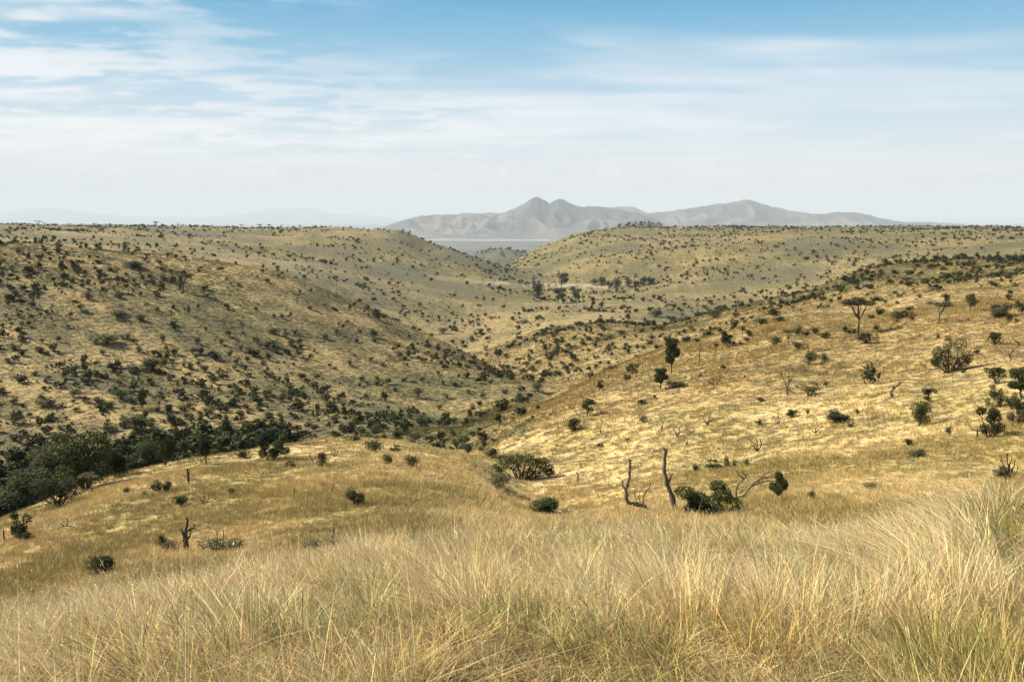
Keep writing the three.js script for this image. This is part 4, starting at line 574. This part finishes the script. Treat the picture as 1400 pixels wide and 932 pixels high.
// the foreground knoll, blade by blade
{
  const R = rng(31337), kinds = { tall: new Soup(), thatch: new Soup(), green: new Soup() };
  let count = 0;
  function blade(S, x0, y0, z0, H, dx, dz, w, c, head) {
    const pts = [], q = Math.hypot(dx, dz), th = R() * 6.283; for (let k = 0; k <= 3; k++) { const t = k / 3, b = t * t * 0.7 + t * 0.3; pts.push([x0 + dx * H * b, y0 + H * t * (1 - 0.25 * t * Math.min(1.6, q)) / Math.sqrt(1 + 0.35 * q * q), z0 + dz * H * b]); }
    S.strip(pts, w * 0.5, [Math.cos(th), Math.sin(th)], c); count++;
    if (head) { const p = pts[3], pr = pts[2], L = 0.04 + 0.04 * R(), ex = p[0] - pr[0], ey = p[1] - pr[1], ez = p[2] - pr[2], n = L / Math.hypot(ex, ey, ez); for (let k = 0; k < 2; k++) { const a = th + k * 1.57, hw = w * (0.45 + 0.35 * R()); S.leaf(p[0] - ex * n * 0.5, p[1] - ey * n * 0.5, p[2] - ez * n * 0.5, ex * n, ey * n, ez * n, Math.cos(a) * hw, 0, Math.sin(a) * hw, head); } }
  }
  const straws = [[0.76, 0.575, 0.255], [0.67, 0.485, 0.16], [0.48, 0.325, 0.10], [0.82, 0.67, 0.355], [0.65, 0.49, 0.14], [0.20, 0.135, 0.065]], browns = [[0.20, 0.125, 0.06], [0.32, 0.205, 0.09], [0.15, 0.095, 0.05], [0.44, 0.31, 0.14], [0.30, 0.20, 0.10]], greens = [[0.22, 0.23, 0.055], [0.32, 0.31, 0.08], [0.14, 0.16, 0.045], [0.42, 0.38, 0.12]];
  const pick = l => l[Math.floor(R() * l.length)];
  for (let k = 0; k < 6400 && count < 290000; k++) {
    const d = Math.sqrt(lerp(2.2 * 2.2, 21.5 * 21.5, R())), az = (R() - 0.5) * 64 * DEG, x = Math.sin(az) * d, z = -Math.cos(az) * d;
    const open = fbm(x / 0.95 + 5, z / 0.75, 3, 301), grn = fbm(x / 2.3, z / 1.9 + 3, 3, 302), pal = fbm(x / 3.5 + 20, z / 2.2, 3, 303), size = fbm(x / 1.7 + 40, z / 1.4, 3, 304);
    const lod = Math.max(1, d / 6.5), w = 0.0053 * Math.pow(lod, 0.8), many = 1 / Math.pow(lod, 0.55);
    const pocket = open < 0.42; if (pocket && R() < 0.08) continue; const S1 = look(Sg, az, d);
    const low = 1 - smooth(0.8, 1.5, S1 + (open - 0.5) * 1.6); const kind = pocket || R() < 0.45 * low ? 'thatch' : grn > 0.545 && R() < 0.62 ? 'green' : R() < 0.25 ? 'thatch' : 'tall';
    const wind = (fbm(x / 4, z / 4, 2, 305) - 0.5) * 1.6, la = Math.PI + wind + (R() - 0.5) * 2.4, lean = 0.12 + 0.55 * smooth(0.35, 0.7, fbm(x / 2.6 + 3, z / 2.6, 3, 306)) + 0.15 * R();
    const S = kinds[kind], rad = 0.07 + 0.16 * R(), tone = kind === 'green' ? greens : kind === 'thatch' ? browns : straws;
    const top = (kind === 'tall' ? lerp(0.36, 0.9, smooth(0.32, 0.64, size)) * (open < 0.54 ? 1.12 : 1) * lerp(1, 0.72, low) : kind === 'green' ? lerp(0.35, 0.75, smooth(0.3, 0.7, size)) : pocket ? 0.26 : 0.42) * (0.85 + 0.3 * R()), warm = 0.85 + 0.3 * R(), bleach = kind === 'tall' ? 0.8 * smooth(0.36, 0.6, pal + 0.1 * smooth(1.1, 1.8, S1)) : 0;
    const n = Math.round((kind === 'tall' ? 62 : kind === 'green' ? 60 : 52) * many * (0.6 + 0.8 * R()));
    for (let b = 0; b < n; b++) {
      const a = R() * 6.283, r = rad * Math.sqrt(R()), bx = x + Math.cos(a) * r, bz = z + Math.sin(a) * r, y = heightAt(bx, bz) - 0.02, fallen = R() < (kind === 'thatch' ? 0.5 : 0.12 + 0.16 * low);
      const out = (0.1 + 0.75 * R() * R() + 0.1) * (kind === 'thatch' ? 1.7 : 1.15), l = lean * (0.5 + R()); let dx = Math.cos(a) * out + Math.cos(la) * l, dz = Math.sin(a) * out + Math.sin(la) * l; if (fallen) { dx = Math.cos(a + la) * (1 + 1.5 * R()); dz = Math.sin(a + la) * (1 + 1.5 * R()); }
      const other = R(); let c = other < 0.2 ? pick(browns) : other < 0.36 ? pick(greens) : other < 0.42 ? pick(straws) : pick(tone); c = mix3(c, [0.78, 0.67, 0.42], bleach * Math.sqrt(R())).map(v => v * warm * (0.85 + 0.3 * R()));
      blade(S, bx, y, bz, top * (0.45 + 0.55 * Math.sqrt(R())) * (R() < 0.06 ? 1.25 : 1), dx, dz, w * (0.5 + 1.1 * R() * R()) * 1.1, c, kind === 'tall' && !fallen && R() < 0.16 ? mix3(c, [0.62, 0.5, 0.32], 0.6) : null);
    }
  }
  for (let k = 0; k < 2300; k++) {     // short bent undergrowth between the tussocks
    const d = Math.sqrt(lerp(2.6 * 2.6, 10 * 10, R())), az = (R() - 0.5) * 64 * DEG, x = Math.sin(az) * d, z = -Math.cos(az) * d, tone = R() < 0.35 ? greens : R() < 0.5 ? browns : straws;
    for (let b = 0; b < 19; b++) { const a = R() * 6.283, r = 0.2 * Math.sqrt(R()), bx = x + Math.cos(a) * r, bz = z + Math.sin(a) * r, o = 0.5 + 1.2 * R(), a2 = R() * 6.283; blade(kinds.thatch, bx, heightAt(bx, bz) - 0.01, bz, 0.14 + 0.22 * R(), Math.cos(a2) * o, Math.sin(a2) * o, 0.0058 * (0.6 + 0.7 * R()), pick(tone).map(v => v * (0.8 + 0.3 * R())), null); }
  }
  for (let k = 0; k < 5200; k++) {
    const d = Math.sqrt(lerp(2.6 * 2.6, 20 * 20, R())), az = (R() - 0.5) * 64 * DEG, x = Math.sin(az) * d, z = -Math.cos(az) * d, n = fbm(x / 1.5 + 8, z / 1.3, 3, 311); if (n < 0.42 + 0.2 * R() || fbm(x / 0.95 + 5, z / 0.75, 3, 301) < 0.42) continue;
    const lod = Math.max(1, d / 6.5), la = Math.PI + (fbm(x / 5, z / 5, 2, 305) - 0.5) * 2 + (R() - 0.5) * 2.2, l = 0.25 + 0.9 * R() * R();
    blade(kinds.tall, x, heightAt(x, z), z, 0.75 + 0.5 * R(), Math.cos(la) * l, Math.sin(la) * l, 0.0042 * Math.pow(lod, 0.75), [0.74, 0.62, 0.36].map(v => v * (0.8 + 0.3 * R())), [0.78, 0.66, 0.42]);
  }
  for (const [k, label] of [['tall', 'tall pale seeding grass of the foreground knoll'], ['thatch', 'matted brown dry grass of the foreground knoll'], ['green', 'green grass tussocks among the dry foreground grass']]) { const m = mesh(numbered(k === 'tall' ? 'tall_grass' : k === 'thatch' ? 'matted_grass' : 'green_grass'), kinds[k].geo(), grassMat); put(m, label, 'grass', null, 'stuff'); scene.add(m); }
  console.log('near blades', count);
}
{
  const R = rng(90210), near = MID.map(() => []), mids = FARM.map(() => []), fars = FARG.map(() => []);
  const add = (list, az, d, scale) => {
    const h = look(Hg, az, d); if ((h + 1.2) / d < look(Mg, az, d) - 0.004) return;
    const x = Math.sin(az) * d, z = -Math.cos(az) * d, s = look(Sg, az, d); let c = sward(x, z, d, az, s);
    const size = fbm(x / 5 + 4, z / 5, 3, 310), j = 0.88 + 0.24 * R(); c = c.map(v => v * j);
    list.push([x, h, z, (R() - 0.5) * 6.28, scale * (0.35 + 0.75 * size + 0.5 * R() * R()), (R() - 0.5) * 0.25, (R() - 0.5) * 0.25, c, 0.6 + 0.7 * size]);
  };
  for (let k = 0; k < 42000; k++) { const d = Math.exp(lerp(Math.log(19), Math.log(60), R())), az = (R() - 0.5) * 63 * DEG; add(near[k % 3], az, d, lerp(1.7, 0.95, smooth(2.3, 3.4, look(Sg, az, d)))); }
  for (let k = 0; k < 60000; k++) { const d = Math.sqrt(lerp(50 * 50, 150 * 150, R())), az = (R() - 0.5) * 62 * DEG; add(mids[k % 3], az, d, 0.9 + 0.3 * smooth(60, 150, d)); }
  for (let k = 0; k < 110000; k++) { const d = Math.sqrt(lerp(130 * 130, 430 * 430, R())), az = (R() - 0.5) * 60 * DEG; add(fars[k % 3], az, d, 0.9 + 0.4 * smooth(150, 400, d)); }
  MID.forEach((o, k) => carpet('dry_grass', 'dry tussock grass covering the near spur', near[k], tuft(7000 + k, o)));
  FARM.forEach((o, k) => carpet('slope_grass', 'dry tussock grass covering the pale slope', mids[k], tuft(7500 + k, o)));
  FARG.forEach((o, k) => carpet('hillside_grass', 'dry grass covering the hillsides beyond the ravine', fars[k], tuft(8000 + k, o)));
  console.log('grass', near[0].length * 3, mids[0].length * 3, fars[0].length * 3);
}
renderer.render(scene, camera);
